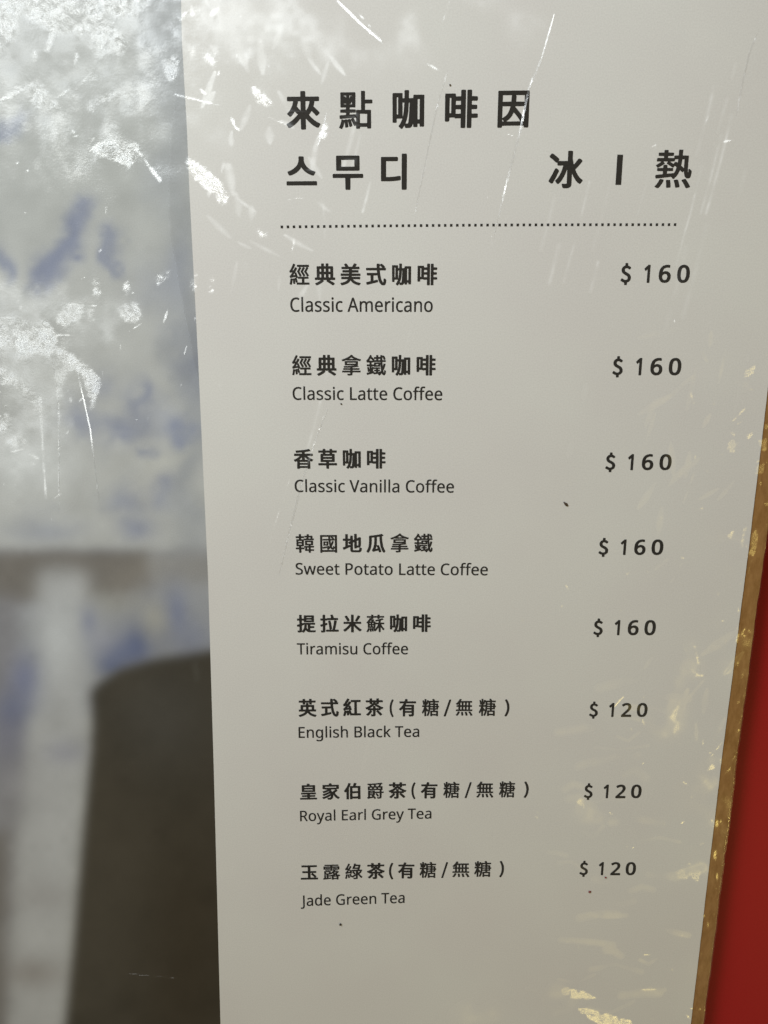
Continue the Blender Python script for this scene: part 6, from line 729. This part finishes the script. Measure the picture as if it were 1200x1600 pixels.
    'R': (149, [[23, -2, 21, 0, 20, 2, 21, 171, 25, 173, 86, 173, 102, 170, 108, 168, 116, 164, 124, 158, 128, 152, 132, 146, 135, 134, 136, 128, 136, 118, 134, 106, 129, 95, 122, 87, 117, 83, 105, 77, 104, 74, 146, 6, 148, 2, 148, 0, 146, -2, 143, -2, 122, -2, 118, -1, 77, 68, 74, 69, 52, 69, 49, 68, 48, 66, 48, 0, 47, -1, 45, -2], [49, 92, 77, 91, 89, 93, 94, 95, 98, 98, 104, 106, 106, 110, 107, 116, 107, 130, 105, 136, 101, 142, 94, 147, 82, 150, 72, 151, 49, 150, 48, 146, 48, 94]]),
    'S': (132, [[46, -4, 30, -2, 22, 0, 10, 4, 9, 7, 9, 25, 10, 27, 12, 28, 14, 28, 29, 23, 50, 19, 69, 19, 79, 21, 88, 26, 92, 31, 95, 38, 96, 44, 95, 50, 93, 56, 90, 60, 87, 63, 81, 67, 73, 71, 53, 79, 40, 85, 28, 92, 20, 100, 15, 110, 11, 124, 11, 135, 14, 145, 16, 150, 20, 156, 26, 163, 37, 169, 52, 174, 60, 176, 82, 176, 96, 173, 113, 168, 119, 165, 119, 163, 113, 146, 112, 144, 108, 144, 100, 147, 78, 153, 63, 153, 56, 151, 48, 147, 44, 143, 40, 134, 39, 127, 41, 121, 43, 117, 48, 110, 61, 103, 83, 94, 101, 85, 108, 81, 116, 72, 121, 63, 123, 55, 123, 37, 121, 28, 115, 17, 109, 11, 104, 7, 92, 1, 77, -3, 69, -4]]),
    'T': (133, [[56, -2, 54, 0, 53, 2, 53, 148, 53, 150, 51, 150, 2, 150, 0, 152, 0, 170, 1, 172, 4, 173, 131, 173, 133, 172, 133, 170, 133, 152, 131, 150, 83, 150, 81, 150, 81, 148, 80, 0, 79, -1, 77, -2]]),
    'V': (144, [[60, -2, 58, 0, 54, 10, -1, 164, -3, 170, -2, 171, 0, 173, 22, 173, 24, 172, 26, 170, 72, 40, 72, 41, 74, 44, 82, 70, 118, 170, 118, 172, 122, 173, 145, 172, 147, 170, 145, 164, 87, 2, 86, -1, 82, -2]]),
    'a': (135, [[44, -4, 32, -1, 24, 3, 18, 7, 13, 13, 9, 23, 8, 30, 8, 41, 11, 53, 16, 60, 21, 65, 27, 68, 40, 74, 49, 77, 63, 79, 79, 79, 91, 80, 92, 82, 91, 86, 91, 93, 90, 98, 85, 106, 81, 109, 73, 112, 63, 112, 56, 111, 35, 103, 31, 103, 29, 104, 27, 106, 22, 118, 22, 120, 26, 122, 37, 127, 47, 130, 59, 133, 80, 133, 94, 129, 104, 124, 111, 117, 115, 110, 118, 97, 118, 0, 117, -2, 115, -2, 100, -2, 97, 0, 95, 9, 94, 11, 93, 11, 83, 3, 72, -2, 61, -4], [52, 17, 61, 17, 71, 19, 80, 24, 84, 28, 89, 36, 91, 45, 91, 58, 90, 60, 78, 61, 60, 59, 51, 56, 42, 51, 39, 47, 36, 40, 36, 31, 39, 24, 43, 21, 48, 18]]),
    'c': (115, [[63, -4, 53, -2, 44, 1, 38, 4, 31, 8, 28, 12, 24, 16, 19, 22, 15, 30, 13, 36, 10, 53, 10, 73, 12, 87, 16, 100, 23, 110, 30, 119, 40, 125, 52, 130, 62, 133, 85, 133, 92, 132, 106, 127, 110, 125, 110, 122, 104, 106, 100, 105, 78, 111, 70, 111, 60, 108, 53, 105, 47, 99, 44, 95, 40, 85, 38, 73, 38, 55, 40, 43, 44, 35, 47, 29, 53, 23, 57, 21, 63, 19, 75, 18, 89, 20, 102, 24, 106, 24, 108, 22, 108, 5, 107, 3, 103, 1, 89, -3, 81, -4]]),
    'd': (148, [[58, -4, 46, -1, 33, 6, 28, 10, 22, 16, 17, 24, 12, 39, 10, 54, 10, 75, 12, 88, 15, 99, 21, 111, 28, 119, 37, 125, 45, 129, 51, 131, 57, 133, 77, 133, 86, 130, 98, 124, 102, 121, 103, 121, 103, 182, 105, 184, 107, 185, 128, 184, 130, 183, 130, 181, 130, 0, 129, -2, 127, -2, 110, -2, 108, -1, 105, 9, 104, 9, 95, 3, 87, -1, 81, -3, 73, -4], [61, 18, 78, 18, 86, 20, 92, 24, 95, 27, 99, 34, 103, 51, 103, 74, 101, 86, 97, 97, 92, 104, 88, 107, 84, 109, 74, 112, 67, 112, 61, 110, 56, 108, 51, 104, 46, 99, 42, 91, 38, 73, 38, 54, 42, 39, 43, 34, 51, 24, 55, 21]]),
    'e': (135, [[66, -4, 55, -2, 49, 0, 37, 6, 28, 13, 23, 19, 16, 29, 13, 37, 11, 46, 10, 54, 10, 73, 12, 87, 17, 101, 24, 112, 34, 122, 46, 128, 54, 131, 61, 133, 81, 133, 93, 129, 101, 125, 110, 118, 114, 114, 118, 108, 123, 97, 125, 88, 126, 80, 126, 60, 122, 59, 40, 58, 39, 58, 38, 56, 39, 47, 42, 38, 47, 30, 53, 25, 57, 22, 65, 19, 72, 18, 85, 18, 101, 21, 116, 26, 118, 26, 120, 24, 120, 6, 119, 4, 114, 2, 105, -1, 95, -3, 86, -4], [40, 79, 96, 79, 98, 79, 98, 81, 95, 95, 91, 102, 87, 106, 83, 109, 80, 110, 75, 112, 66, 112, 60, 110, 54, 107, 47, 101, 44, 97, 41, 90, 39, 82]]),
    'f': (83, [[26, -2, 24, 0, 24, 2, 23, 108, 22, 110, 5, 110, 2, 111, 1, 112, 1, 122, 4, 125, 19, 129, 23, 131, 24, 150, 26, 160, 31, 170, 35, 175, 40, 179, 52, 184, 66, 186, 80, 185, 93, 182, 95, 180, 96, 178, 90, 162, 86, 161, 74, 164, 63, 164, 60, 163, 58, 160, 55, 158, 53, 154, 51, 146, 51, 132, 53, 131, 78, 131, 81, 130, 83, 128, 82, 112, 81, 111, 79, 110, 53, 110, 51, 109, 50, 0, 49, -1, 47, -2]]),
    'g': (148, [[56, -59, 42, -58, 33, -55, 27, -53, 21, -50, 20, -34, 21, -30, 25, -29, 41, -34, 57, -38, 78, -38, 86, -35, 91, -32, 95, -28, 101, -18, 103, -9, 103, 6, 103, 7, 102, 7, 97, 4, 89, 0, 80, -3, 72, -5, 61, -5, 53, -3, 42, 1, 36, 4, 31, 7, 25, 13, 18, 23, 15, 30, 12, 41, 10, 54, 10, 74, 12, 87, 15, 98, 19, 107, 28, 118, 37, 125, 50, 131, 65, 133, 78, 132, 88, 129, 98, 124, 102, 121, 105, 119, 106, 121, 108, 129, 110, 130, 128, 130, 130, 129, 130, 127, 130, -9, 129, -18, 127, -27, 124, -34, 118, -42, 112, -48, 99, -55, 87, -59, 80, -60], [61, 18, 78, 17, 86, 20, 90, 22, 95, 27, 98, 32, 101, 38, 103, 48, 103, 76, 101, 88, 99, 93, 95, 100, 88, 107, 80, 110, 73, 111, 66, 111, 61, 110, 56, 108, 50, 104, 46, 99, 42, 91, 39, 81, 38, 73, 38, 54, 42, 39, 48, 27, 54, 21]]),
    'h': (148, [[20, -2, 18, 0, 17, 2, 18, 182, 19, 183, 21, 184, 41, 184, 44, 182, 44, 180, 45, 121, 46, 121, 52, 125, 60, 129, 69, 132, 77, 133, 89, 133, 101, 131, 107, 129, 115, 125, 121, 120, 127, 110, 130, 102, 131, 96, 131, 0, 130, -1, 127, -2, 109, -2, 106, 0, 105, 82, 103, 96, 99, 104, 93, 109, 85, 111, 73, 111, 63, 109, 57, 105, 51, 98, 48, 90, 45, 82, 44, 72, 44, 0, 40, -2]]),
    'i': (62, [[20, -2, 18, 0, 18, 2, 18, 128, 19, 130, 21, 131, 41, 131, 44, 130, 45, 128, 45, 0, 43, -1, 41, -2], [27, 148, 22, 150, 19, 152, 17, 156, 16, 160, 16, 168, 19, 174, 22, 177, 28, 179, 35, 179, 41, 176, 44, 172, 47, 166, 46, 160, 44, 154, 41, 151, 34, 148]]),
    'k': (128, [[20, -2, 18, 0, 17, 2, 18, 182, 19, 183, 21, 184, 41, 184, 44, 182, 44, 180, 45, 77, 47, 78, 55, 88, 95, 130, 99, 131, 121, 131, 125, 129, 124, 126, 78, 78, 75, 74, 76, 71, 127, 4, 128, 0, 127, -1, 124, -2, 102, -2, 98, 0, 57, 54, 55, 55, 46, 48, 44, 46, 44, 0, 40, -2]]),
    'l': (62, [[20, -2, 18, 0, 17, 2, 18, 182, 19, 183, 21, 184, 41, 184, 44, 182, 44, 180, 44, 0, 43, -1, 41, -2]]),
    'm': (224, [[20, -2, 18, 0, 17, 2, 17, 128, 19, 130, 22, 131, 38, 131, 40, 129, 41, 126, 42, 122, 43, 119, 44, 119, 54, 127, 63, 131, 73, 133, 88, 133, 95, 132, 108, 127, 112, 124, 120, 116, 128, 123, 139, 129, 154, 133, 170, 133, 177, 132, 189, 127, 195, 123, 200, 118, 204, 110, 206, 104, 207, 98, 207, 88, 208, 84, 208, 2, 207, -1, 204, -2, 185, -2, 183, -1, 182, 0, 181, 84, 180, 92, 179, 96, 174, 104, 169, 109, 161, 111, 151, 111, 141, 108, 137, 104, 133, 100, 129, 90, 126, 80, 126, 0, 124, -2, 121, -2, 103, -2, 100, 0, 99, 2, 99, 86, 98, 94, 96, 100, 93, 104, 88, 109, 81, 111, 71, 111, 64, 110, 55, 104, 50, 96, 47, 88, 44, 72, 44, 0, 40, -2]]),
    'n': (148, [[20, -2, 18, 0, 17, 2, 17, 126, 18, 130, 21, 131, 38, 131, 40, 129, 41, 126, 42, 122, 43, 119, 44, 119, 57, 128, 65, 131, 76, 133, 90, 133, 98, 132, 108, 129, 117, 124, 122, 118, 125, 114, 128, 108, 131, 96, 131, 2, 131, 0, 128, -2, 111, -2, 108, -2, 106, 0, 105, 82, 103, 96, 99, 104, 93, 109, 85, 111, 73, 111, 63, 109, 57, 105, 53, 100, 49, 92, 47, 86, 44, 72, 44, 0, 40, -2]]),
    'o': (145, [[64, -4, 51, -1, 40, 4, 32, 9, 25, 16, 21, 21, 14, 35, 11, 48, 10, 58, 10, 74, 11, 82, 15, 95, 18, 104, 26, 115, 35, 122, 44, 127, 57, 132, 63, 133, 84, 133, 94, 130, 107, 124, 113, 120, 117, 117, 120, 113, 126, 105, 130, 97, 132, 91, 135, 75, 135, 55, 134, 47, 130, 32, 125, 22, 120, 15, 110, 6, 98, 0, 87, -3, 80, -4], [64, 18, 80, 18, 85, 19, 92, 23, 99, 30, 103, 38, 107, 55, 107, 74, 105, 85, 101, 95, 96, 102, 90, 107, 82, 110, 74, 112, 60, 109, 53, 106, 48, 101, 42, 91, 39, 81, 38, 73, 38, 55, 40, 44, 43, 36, 47, 30, 54, 23, 61, 19]]),
    'r': (99, [[20, -2, 18, 0, 17, 2, 18, 129, 22, 131, 36, 131, 39, 130, 41, 126, 41, 120, 43, 115, 44, 115, 52, 123, 56, 126, 69, 132, 74, 133, 89, 133, 97, 131, 98, 130, 98, 126, 96, 110, 92, 108, 82, 110, 77, 110, 68, 108, 59, 102, 54, 98, 50, 90, 47, 84, 44, 72, 44, 0, 43, -1, 41, -2]]),
    's': (115, [[41, -4, 24, -1, 18, 1, 10, 5, 9, 21, 10, 25, 14, 27, 32, 20, 48, 17, 59, 17, 66, 18, 74, 21, 78, 25, 80, 30, 80, 38, 77, 43, 70, 48, 30, 66, 21, 71, 16, 77, 12, 83, 9, 91, 9, 102, 12, 110, 17, 119, 23, 123, 35, 129, 48, 133, 75, 133, 90, 129, 101, 125, 104, 123, 104, 120, 98, 106, 95, 104, 93, 104, 84, 107, 72, 111, 65, 112, 54, 112, 47, 110, 42, 108, 38, 104, 36, 101, 35, 97, 37, 93, 39, 89, 44, 86, 56, 80, 80, 70, 90, 65, 98, 60, 101, 56, 104, 51, 107, 40, 107, 30, 104, 19, 98, 10, 90, 4, 79, -1, 70, -3, 62, -4]]),
    't': (87, [[52, -4, 43, -2, 34, 2, 28, 7, 23, 14, 20, 23, 19, 32, 19, 109, 17, 110, 4, 111, 2, 111, 1, 113, 1, 123, 19, 132, 27, 157, 28, 159, 31, 161, 42, 161, 45, 159, 46, 133, 47, 131, 80, 131, 82, 130, 84, 128, 84, 113, 82, 111, 48, 111, 47, 110, 46, 109, 46, 38, 48, 27, 52, 21, 57, 18, 65, 17, 81, 20, 84, 18, 85, 16, 85, 2, 83, 0, 78, -2, 67, -4]]),
    'u': (148, [[56, -4, 50, -3, 42, -1, 32, 4, 23, 13, 18, 24, 16, 37, 16, 129, 18, 130, 22, 131, 39, 131, 42, 129, 43, 45, 44, 36, 47, 28, 50, 24, 53, 21, 57, 19, 62, 18, 75, 18, 85, 20, 91, 24, 98, 31, 101, 38, 103, 47, 104, 56, 104, 129, 108, 131, 126, 131, 129, 130, 131, 128, 131, 126, 130, -1, 127, -2, 110, -2, 107, 0, 106, 8, 105, 9, 104, 9, 95, 3, 89, 0, 80, -3, 72, -4]]),
    'w': (189, [[37, -1, 35, 0, 33, 6, 1, 123, 0, 128, 0, 130, 3, 131, 22, 131, 25, 131, 27, 130, 51, 39, 52, 40, 56, 54, 78, 124, 80, 129, 81, 130, 84, 131, 105, 131, 109, 129, 136, 41, 137, 40, 139, 42, 161, 129, 163, 130, 166, 131, 185, 131, 188, 130, 189, 127, 186, 118, 153, 0, 149, -2, 127, -2, 124, -1, 122, 1, 96, 87, 94, 91, 93, 90, 90, 79, 65, 1, 61, -2]]),
    'y': (122, [[11, -59, 4, -58, 0, -56, -1, -52, 0, -38, 2, -37, 4, -37, 14, -39, 19, -39, 25, -37, 32, -33, 40, -22, 47, -5, 48, 0, -2, 127, -2, 129, 1, 130, 22, 130, 25, 130, 26, 128, 62, 34, 63, 34, 64, 37, 73, 63, 96, 128, 100, 130, 121, 130, 124, 130, 125, 128, 125, 126, 70, -19, 63, -34, 57, -43, 52, -49, 47, -52, 39, -56, 27, -60]]),
}
G = {c: (a / 240.0, [np.array(q, float).reshape(-1, 2) / 240.0 for q in L]) for c, (a, L) in G.items()}
G['I'] = (.3, [np.array([(.0, .0), (.0, .82), (.2, .82), (.2, .0)])])

def extent(L):
    A = np.concatenate(L); return A[:, 0].min(), A[:, 1].min(), A[:, 0].max(), A[:, 1].max()

def layout(text, track):
    out = []; x = 0.0
    for ch in text:
        if ch == ' ': x += .26 + track; continue
        a, L = G[ch]
        out += [c + [x, 0] for c in L]; x += a + track
    return out

def fit(conts, xl, xr, ybl, ybr, h, cap=None):
    """lay contours on the sheet between two photo columns; h: letter height in photo pixels"""
    x0, y0, x1, y1 = extent(conts)
    if cap: y0, y1 = 0.0, cap
    A = page(xl, ybl); B = page(xr, ybr); T = page(xl, ybl - h)
    e = (B - A)[:2]
    hy = float(T[1] - A[1])
    res = []
    for c in conts:
        u = (c[:, 0] - x0) / (x1 - x0); v = (c[:, 1] - y0) / (y1 - y0)
        res.append(np.stack([A[0] + u * e[0], A[1] + u * e[1] + v * hy], 1))
    return res

def fill(conts):
    """triangles of closed outlines (holes left open), checked against the outlines' area"""
    want = abs(sum(.5 * np.sum(c[:, 0] * np.roll(c[:, 1], -1) - np.roll(c[:, 0], -1) * c[:, 1]) for c in conts))
    A = np.concatenate(conts); lo = A.min(0); sc = 100.0 / (A.max(0) - lo).max()
    best = None
    for trial in range(6):
        rr = np.random.default_rng(trial)
        cu = bpy.data.curves.new('outline', 'CURVE'); cu.dimensions = '2D'; cu.fill_mode = 'FRONT'
        for c in conts:
            q = (c - lo) * sc + (rr.normal(size=c.shape) * .03 * trial)
            s = cu.splines.new('POLY'); s.points.add(len(c) - 1); s.use_cyclic_u = True
            for p, v in zip(s.points, q): p.co = (v[0], v[1], 0, 1)
        t = bpy.data.objects.new('outline', cu); COL.objects.link(t)
        me = bpy.data.meshes.new_from_object(t.evaluated_get(bpy.context.evaluated_depsgraph_get()))
        bpy.data.objects.remove(t); bpy.data.curves.remove(cu)
        V = np.array([v.co[:2] for v in me.vertices]) / sc + lo
        Fs = [tuple(f.vertices) for f in me.polygons]
        got = sum(f.area for f in me.polygons) / sc ** 2
        bpy.data.meshes.remove(me)
        err = abs(got - want) / want
        if best is None or err < best[0]: best = (err, V, Fs)
        if err < .02: break
    return best[1], best[2]

def split_glyphs(conts):
    """outer outlines run one way, holes the other: group by containment of boxes"""
    area2 = lambda c: np.sum(c[:, 0] * np.roll(c[:, 1], -1) - np.roll(c[:, 0], -1) * c[:, 1])
    sg = np.sign(area2(max(conts, key=lambda c: abs(area2(c)))))
    outs = [c for c in conts if np.sign(area2(c)) == sg]; holes = [c for c in conts if np.sign(area2(c)) != sg]
    groups = [[c] for c in outs]
    def inside(p, c):
        x, y = p; r = False
        for (ax, ay), (bx, by) in zip(c, np.roll(c, -1, 0)):
            if (ay > y) != (by > y) and x < (bx - ax) * (y - ay) / (by - ay) + ax: r = not r
        return r
    for h in holes:
        cand = [g for g in groups if inside(h[0], g[0])]
        if cand: min(cand, key=lambda g: abs(area2(g[0]))).append(h)
    return groups

def ink(name, conts, label=None):
    Vs, Fs, k = [], [], 0
    for g in split_glyphs(conts):
        V, F = fill(g)
        Vs.append(V); Fs += [tuple(i + k for i in f) for f in F]; k += len(V)
    V = np.concatenate(Vs)
    me = mesh(name, np.c_[V, np.full(len(V), .00004)], Fs)
    film_attr(me)
    o = link(name, me, M_INK, menu)
    if label: o['label'] = label
    return o

CJK = .23
def boxes(items):
    out = []
    for ch, xl, xr, yb, yt in items:
        out += fit(layout(ch, 0), xl, xr, yb, yb, yb - yt)
    return out

ink('heading', fit(layout('來點咖啡因', .52), 448, 825.5, 203, 199.5, 60.5))
ink('subheading', fit(layout('스무디', .42), 448, 635.5, 297.2, 296.5, 56.5))
ink('column_heading', boxes([('冰', 856.5, 909.8, 294.3, 235.6), ('I', 961.5, 970.5, 288.9, 241.7), ('熱', 1022, 1078.4, 294, 233.7)]))
dots = []
for i in range(66):
    t = i / 65; x = 440.5 + t * (1054.5 - 440.5); y = 354.6 + t * (351.0 - 354.6) - 1.0 * math.sin(t * 3.14159)
    dots += fit([np.array([(0, 0), (1, 0), (1, 1), (0, 1.)])], x - 1.9, x + 1.9, y + 2.1, y + 2.1, 4.2)
ink('dotted_line', dots)

rows = [
    ('經典美式咖啡', 452.5, 683, 446, 446, 34.5, 'Classic Americano', 453.8, 676, 486.9, 487.2, 21.6, '160', 968.7, 1076.6, 442.0, 28.3),
    ('經典拿鐵咖啡', 456.6, 680.6, 587.3, 587, 33, 'Classic Latte Coffee', 457.4, 691, 624.6, 625.2, 19.6, '160', 956, 1063.4, 586.5, 27.3),
    ('香草咖啡', 459.5, 602.5, 732.6, 732.4, 31.2, 'Classic Vanilla Coffee', 460.6, 709.2, 768.6, 769.6, 18.8, '160', 945, 1048.2, 734.7, 25.2),
    ('韓國地瓜拿鐵', 462.4, 676, 864, 863.2, 30, 'Sweet Potato Latte Coffee', 462, 762, 897.6, 898.8, 17.8, '160', 934.4, 1035.4, 867.2, 24.4),
    ('提拉米蘇咖啡', 464.2, 673, 988.6, 987.6, 28.2, 'Tiramisu Coffee', 464.2, 637.5, 1022.4, 1022.2, 17.2, '160', 926.3, 1023.7, 992.6, 23.9),
    ('英式紅茶', 466.7, 599, 1120.2, 1119.2, 28.3, 'English Black Tea', 466.7, 655, 1152.8, 1151.2, 16.8, '120', 919.8, 1010.8, 1120.2, 21.9),
    ('皇家伯爵茶', 469, 635, 1250.2, 1247.6, 25.8, 'Royal Earl Grey Tea', 469, 674, 1283, 1278.8, 16.0, '120', 911.7, 1001.5, 1247.2, 21.4),
    ('玉露綠茶', 470, 601.3, 1375.6, 1373, 25, 'Jade Green Tea', 470, 632.2, 1415.6, 1410.6, 16.2, '120', 904.7, 992.8, 1367.5, 20.6),
]
tails = {
    5: [('(', 608.7, 615, 1120.4, 1092.6), ('有', 623.3, 650, 1119.4, 1092), ('糖', 659, 685.7, 1119, 1092), ('/', 693.2, 704.6, 1119.4, 1093), ('無', 711.7, 738.3, 1118.4, 1092), ('糖', 747.7, 774.3, 1118.6, 1091.6), (')', 788, 795.5, 1119.4, 1092.6)],
    6: [('(', 642.7, 649, 1248.6, 1222.2), ('有', 657.3, 683.3, 1247.6, 1222), ('糖', 692.3, 717.7, 1246.8, 1221.4), ('/', 726, 736.4, 1247, 1222), ('無', 744, 770.7, 1246.2, 1221), ('糖', 779.3, 804.3, 1246, 1220.6), (')', 818, 825.5, 1246.6, 1221)],
    7: [('(', 607.7, 614.4, 1374, 1348), ('有', 621.7, 647.4, 1372.6, 1347.4), ('糖', 655.4, 681.5, 1371.6, 1346.6), ('/', 689.4, 699.6, 1371.8, 1347), ('無', 706.4, 733.4, 1370.6, 1346), ('糖', 740.6, 767, 1370, 1345.2), (')', 779.8, 787, 1370.6, 1345)],
}
for r, (zh, xl, xr, y0, y1, h, en, el, er, ey0, ey1, eh, pr, pl, prr, py, ph) in enumerate(rows):
    c = fit(layout(zh, CJK), xl, xr, y0, y1, h)
    if r in tails: c += boxes(tails[r])
    ink('drink_name', c)
    ink('drink_translation', fit(layout(en, .012), el, er, ey0, ey1, eh, cap=.714))
    w = prr - pl
    b = [('$', pl, pl + .15 * w, py + .12 * ph, py - 1.10 * ph)]
    for ch, (a0, a1) in zip(pr, ((.338, .425), (.552, .727), (.818, 1.0))):
        b.append((ch, pl + a0 * w, pl + a1 * w, py, py - ph))
    ink('price', boxes(b))

# ------------------------------------------------------------------ loose parts of the clear sleeve
sleeve = bpy.data.objects.new('plastic_sleeve', None); COL.objects.link(sleeve)
sleeve.empty_display_size = .02
tag(sleeve, 'clear plastic sleeve with bright creases, a fold and a sealed right edge over the menu', 'sleeve')

def ridge(name, pts, w, h, gain=.7, z=.00006):
    """a sharp crease standing up from the film; w half width in photo pixels, h height in metres"""
    P = np.array(pts, float); seg = np.r_[0, np.cumsum(np.hypot(*np.diff(P, axis=0).T))]
    n = max(6, int(seg[-1] / 4)); t = np.linspace(0, seg[-1], n)
    X = np.interp(t, seg, P[:, 0]); Y = np.interp(t, seg, P[:, 1])
    d = np.gradient(np.stack([X, Y], 1), axis=0); d /= np.linalg.norm(d, axis=1, keepdims=True)
    nrm = np.stack([-d[:, 1], d[:, 0]], 1)
    r = np.random.default_rng(int(X[0] + Y[0]))
    prof = np.sin(np.pi * np.linspace(.03, .97, n)) ** .6 * (1 + .15 * r.normal(size=n)).clip(.5, 1.4)
    V = []
    for k, (a, zz) in enumerate(((-1, 0), (-.15, 1), (1, 0))):
        q = np.stack([X, Y], 1) + nrm * (a * w * (prof if k != 1 else 1))[..., None] if k != 1 else np.stack([X, Y], 1) + nrm * a * w
        p = page(q[:, 0], q[:, 1]); p[:, 2] = z + zz * h * prof
        V.append(p)
    V = np.concatenate(V)
    F = [(k * n + i, k * n + i + 1, (k + 1) * n + i + 1, (k + 1) * n + i) for k in range(2) for i in range(n - 1)]
    me = mesh(name, V, F, False)
    # the crease catches the lamp along stretches of its length
    a = me.attributes.new('film_tilt', 'FLOAT_VECTOR', 'POINT')
    knots = np.arange(0, n + 30, 14)
    k = np.interp(np.arange(n), knots, np.clip(r.normal(gain, .22, len(knots)), 0, 1.0))
    tx, ty = sample(TA[0], X, Y), sample(TA[1], X, Y)
    t3 = np.stack([tx * k, ty * k, 0 * k], 1)
    a.data.foreach_set('vector', np.tile(t3, (3, 1)).astype(np.float32).ravel())
    return link(name, me, M_CLEAR, sleeve)

def film_attr_flat(o, t):
    a = o.data.attributes.new('film_tilt', 'FLOAT_VECTOR', 'POINT')
    n = len(a.data); co = np.empty(n * 3); o.data.vertices.foreach_get('co', co)
    px, py = pixel(co.reshape(-1, 3))
    v = np.stack([t[0] + .02 * sample(lx, px, py), t[1] + .02 * sample(ly, px, py), np.zeros(n)], 1)
    a.data.foreach_set('vector', v.astype(np.float32).ravel())

ridge('crease', [(866, 22), (846, 92), (826, 140), (812, 208), (790, 292), (772, 368)], 1.7, .00007)
ridge('crease', [(512, 640), (492, 690), (470, 760), (450, 840), (436, 900)], 1.6, .00005, .5)
ridge('crease', [(700, 110), (682, 170), (648, 336)], 1.2, .00004, .35)
ridge('crease', [(510, 176), (504, 206), (496, 228)], 1.8, .00007, .6)
ridge('crease', [(527, 0), (560, 34), (598, 68)], 1.8, .00006)
ridge('crease', [(118, 566), (141, 670), (156, 790)], 1.0, .00005, .45)
ridge('crease', [(78, 536), (91, 620), (93, 700), (92, 800)], .9, .00004, .4)
ridge('crease', [(1186, 46), (1171, 82), (1160, 130), (1150, 184)], 1.6, .00005, .5)

# the fold along the inner edge of the white paper: a narrow doubled strip of film
fy = np.arange(64, 600, 4.0)
fx = np.interp(fy, [64, 130, 200, 280, 360, 460, 600], [283.5, 276, 268, 263, 266, 283, 311]) + .5 * np.sin(fy * .11)
A = page(fx, fy); B = page(seam(fy), fy); A[:, 2] = .00045 * np.sin(np.pi * np.linspace(.05, .95, len(fy))); B[:, 2] = .00008
n = len(fy)
film_attr_flat(link('fold', mesh('fold', np.vstack([A, B]), [(i, i + 1, n + i + 1, n + i) for i in range(n - 1)], True), M_CLEAR, sleeve), (.02, -.02))

# sealed right edge of the sleeve
ey = np.arange(560, YB, 3.0)
V = []
for off, z in ((-2.3, .00002), (-1.2, .00032), (.2, .0003), (1.0, -.0004)):
    q = page(np.array([bedge(y) + wob(y) + off for y in ey]), ey); q[:, 2] = z; V.append(q)
n = len(ey)
film_attr_flat(link('edge_seam', mesh('edge_seam', np.concatenate(V), [(k * n + i, k * n + i + 1, (k + 1) * n + i + 1, (k + 1) * n + i) for k in range(3) for i in range(n - 1)], True), M_CLEAR, sleeve), (.03, .02))


# ------------------------------------------------------------------ crumbs and specks lying on the film
def crumb(px, py, w, h, rot, mat, label, z=.00015):
    c = page(px, py); sc = DIST / FPX
    V, Fc = [], []
    r = random.Random(int(px * 7 + py))
    n = 9
    for k, (zz, s) in enumerate(((0, 1.0), (.5, .9), (1.0, .45))):
        for i in range(n):
            a = 2 * math.pi * i / n
            q = s * (1 + r.uniform(-.28, .28))
            x, y = q * w * math.cos(a), q * h * math.sin(a)
            V.append((x * math.cos(rot) - y * math.sin(rot), x * math.sin(rot) + y * math.cos(rot), zz * min(w, h) * 1.1))
    V = [(x * sc, y * sc, zz * sc) for x, y, zz in V]
    for k in range(2):
        for i in range(n):
            j = (i + 1) % n
            Fc.append((k * n + i, k * n + j, (k + 1) * n + j, (k + 1) * n + i))
    Fc.append(tuple(range(2 * n, 3 * n))); Fc.append(tuple(range(n - 1, -1, -1)))
    o = link('crumb', mesh('crumb', V, Fc, True), mat)
    o.location = (c[0], c[1], z)
    tag(o, label, 'crumb', 'crumbs on the menu film')
DARK = dirt_mat('dark_dirt', (.035, .025, .018)); REDD = dirt_mat('red_dirt', (.22, .02, .015)); BRN = dirt_mat('brown_dirt', (.08, .05, .03))
crumb(884, 787.5, 4.6, 2.0, -.75, BRN, 'largest brown crumb on the film, above the fourth price')
crumb(532, 1444, 2.3, 2.0, .3, DARK, 'dark speck on the film below the Jade Green Tea line')
crumb(921, 1393, 2.6, 1.5, .35, REDD, 'reddish speck on bare paper just below the lowest price')
crumb(946, 1370.5, 2.2, 1.3, .1, REDD, 'reddish speck touching the foot of the figures in the lowest price')
crumb(533, 631, 1.2, 1.1, 0, DARK, 'tiny dark speck under the Classic Latte Coffee line')
crumb(703, 133, 1.3, 1.0, .5, BRN, 'tiny brown speck just above the heading characters')
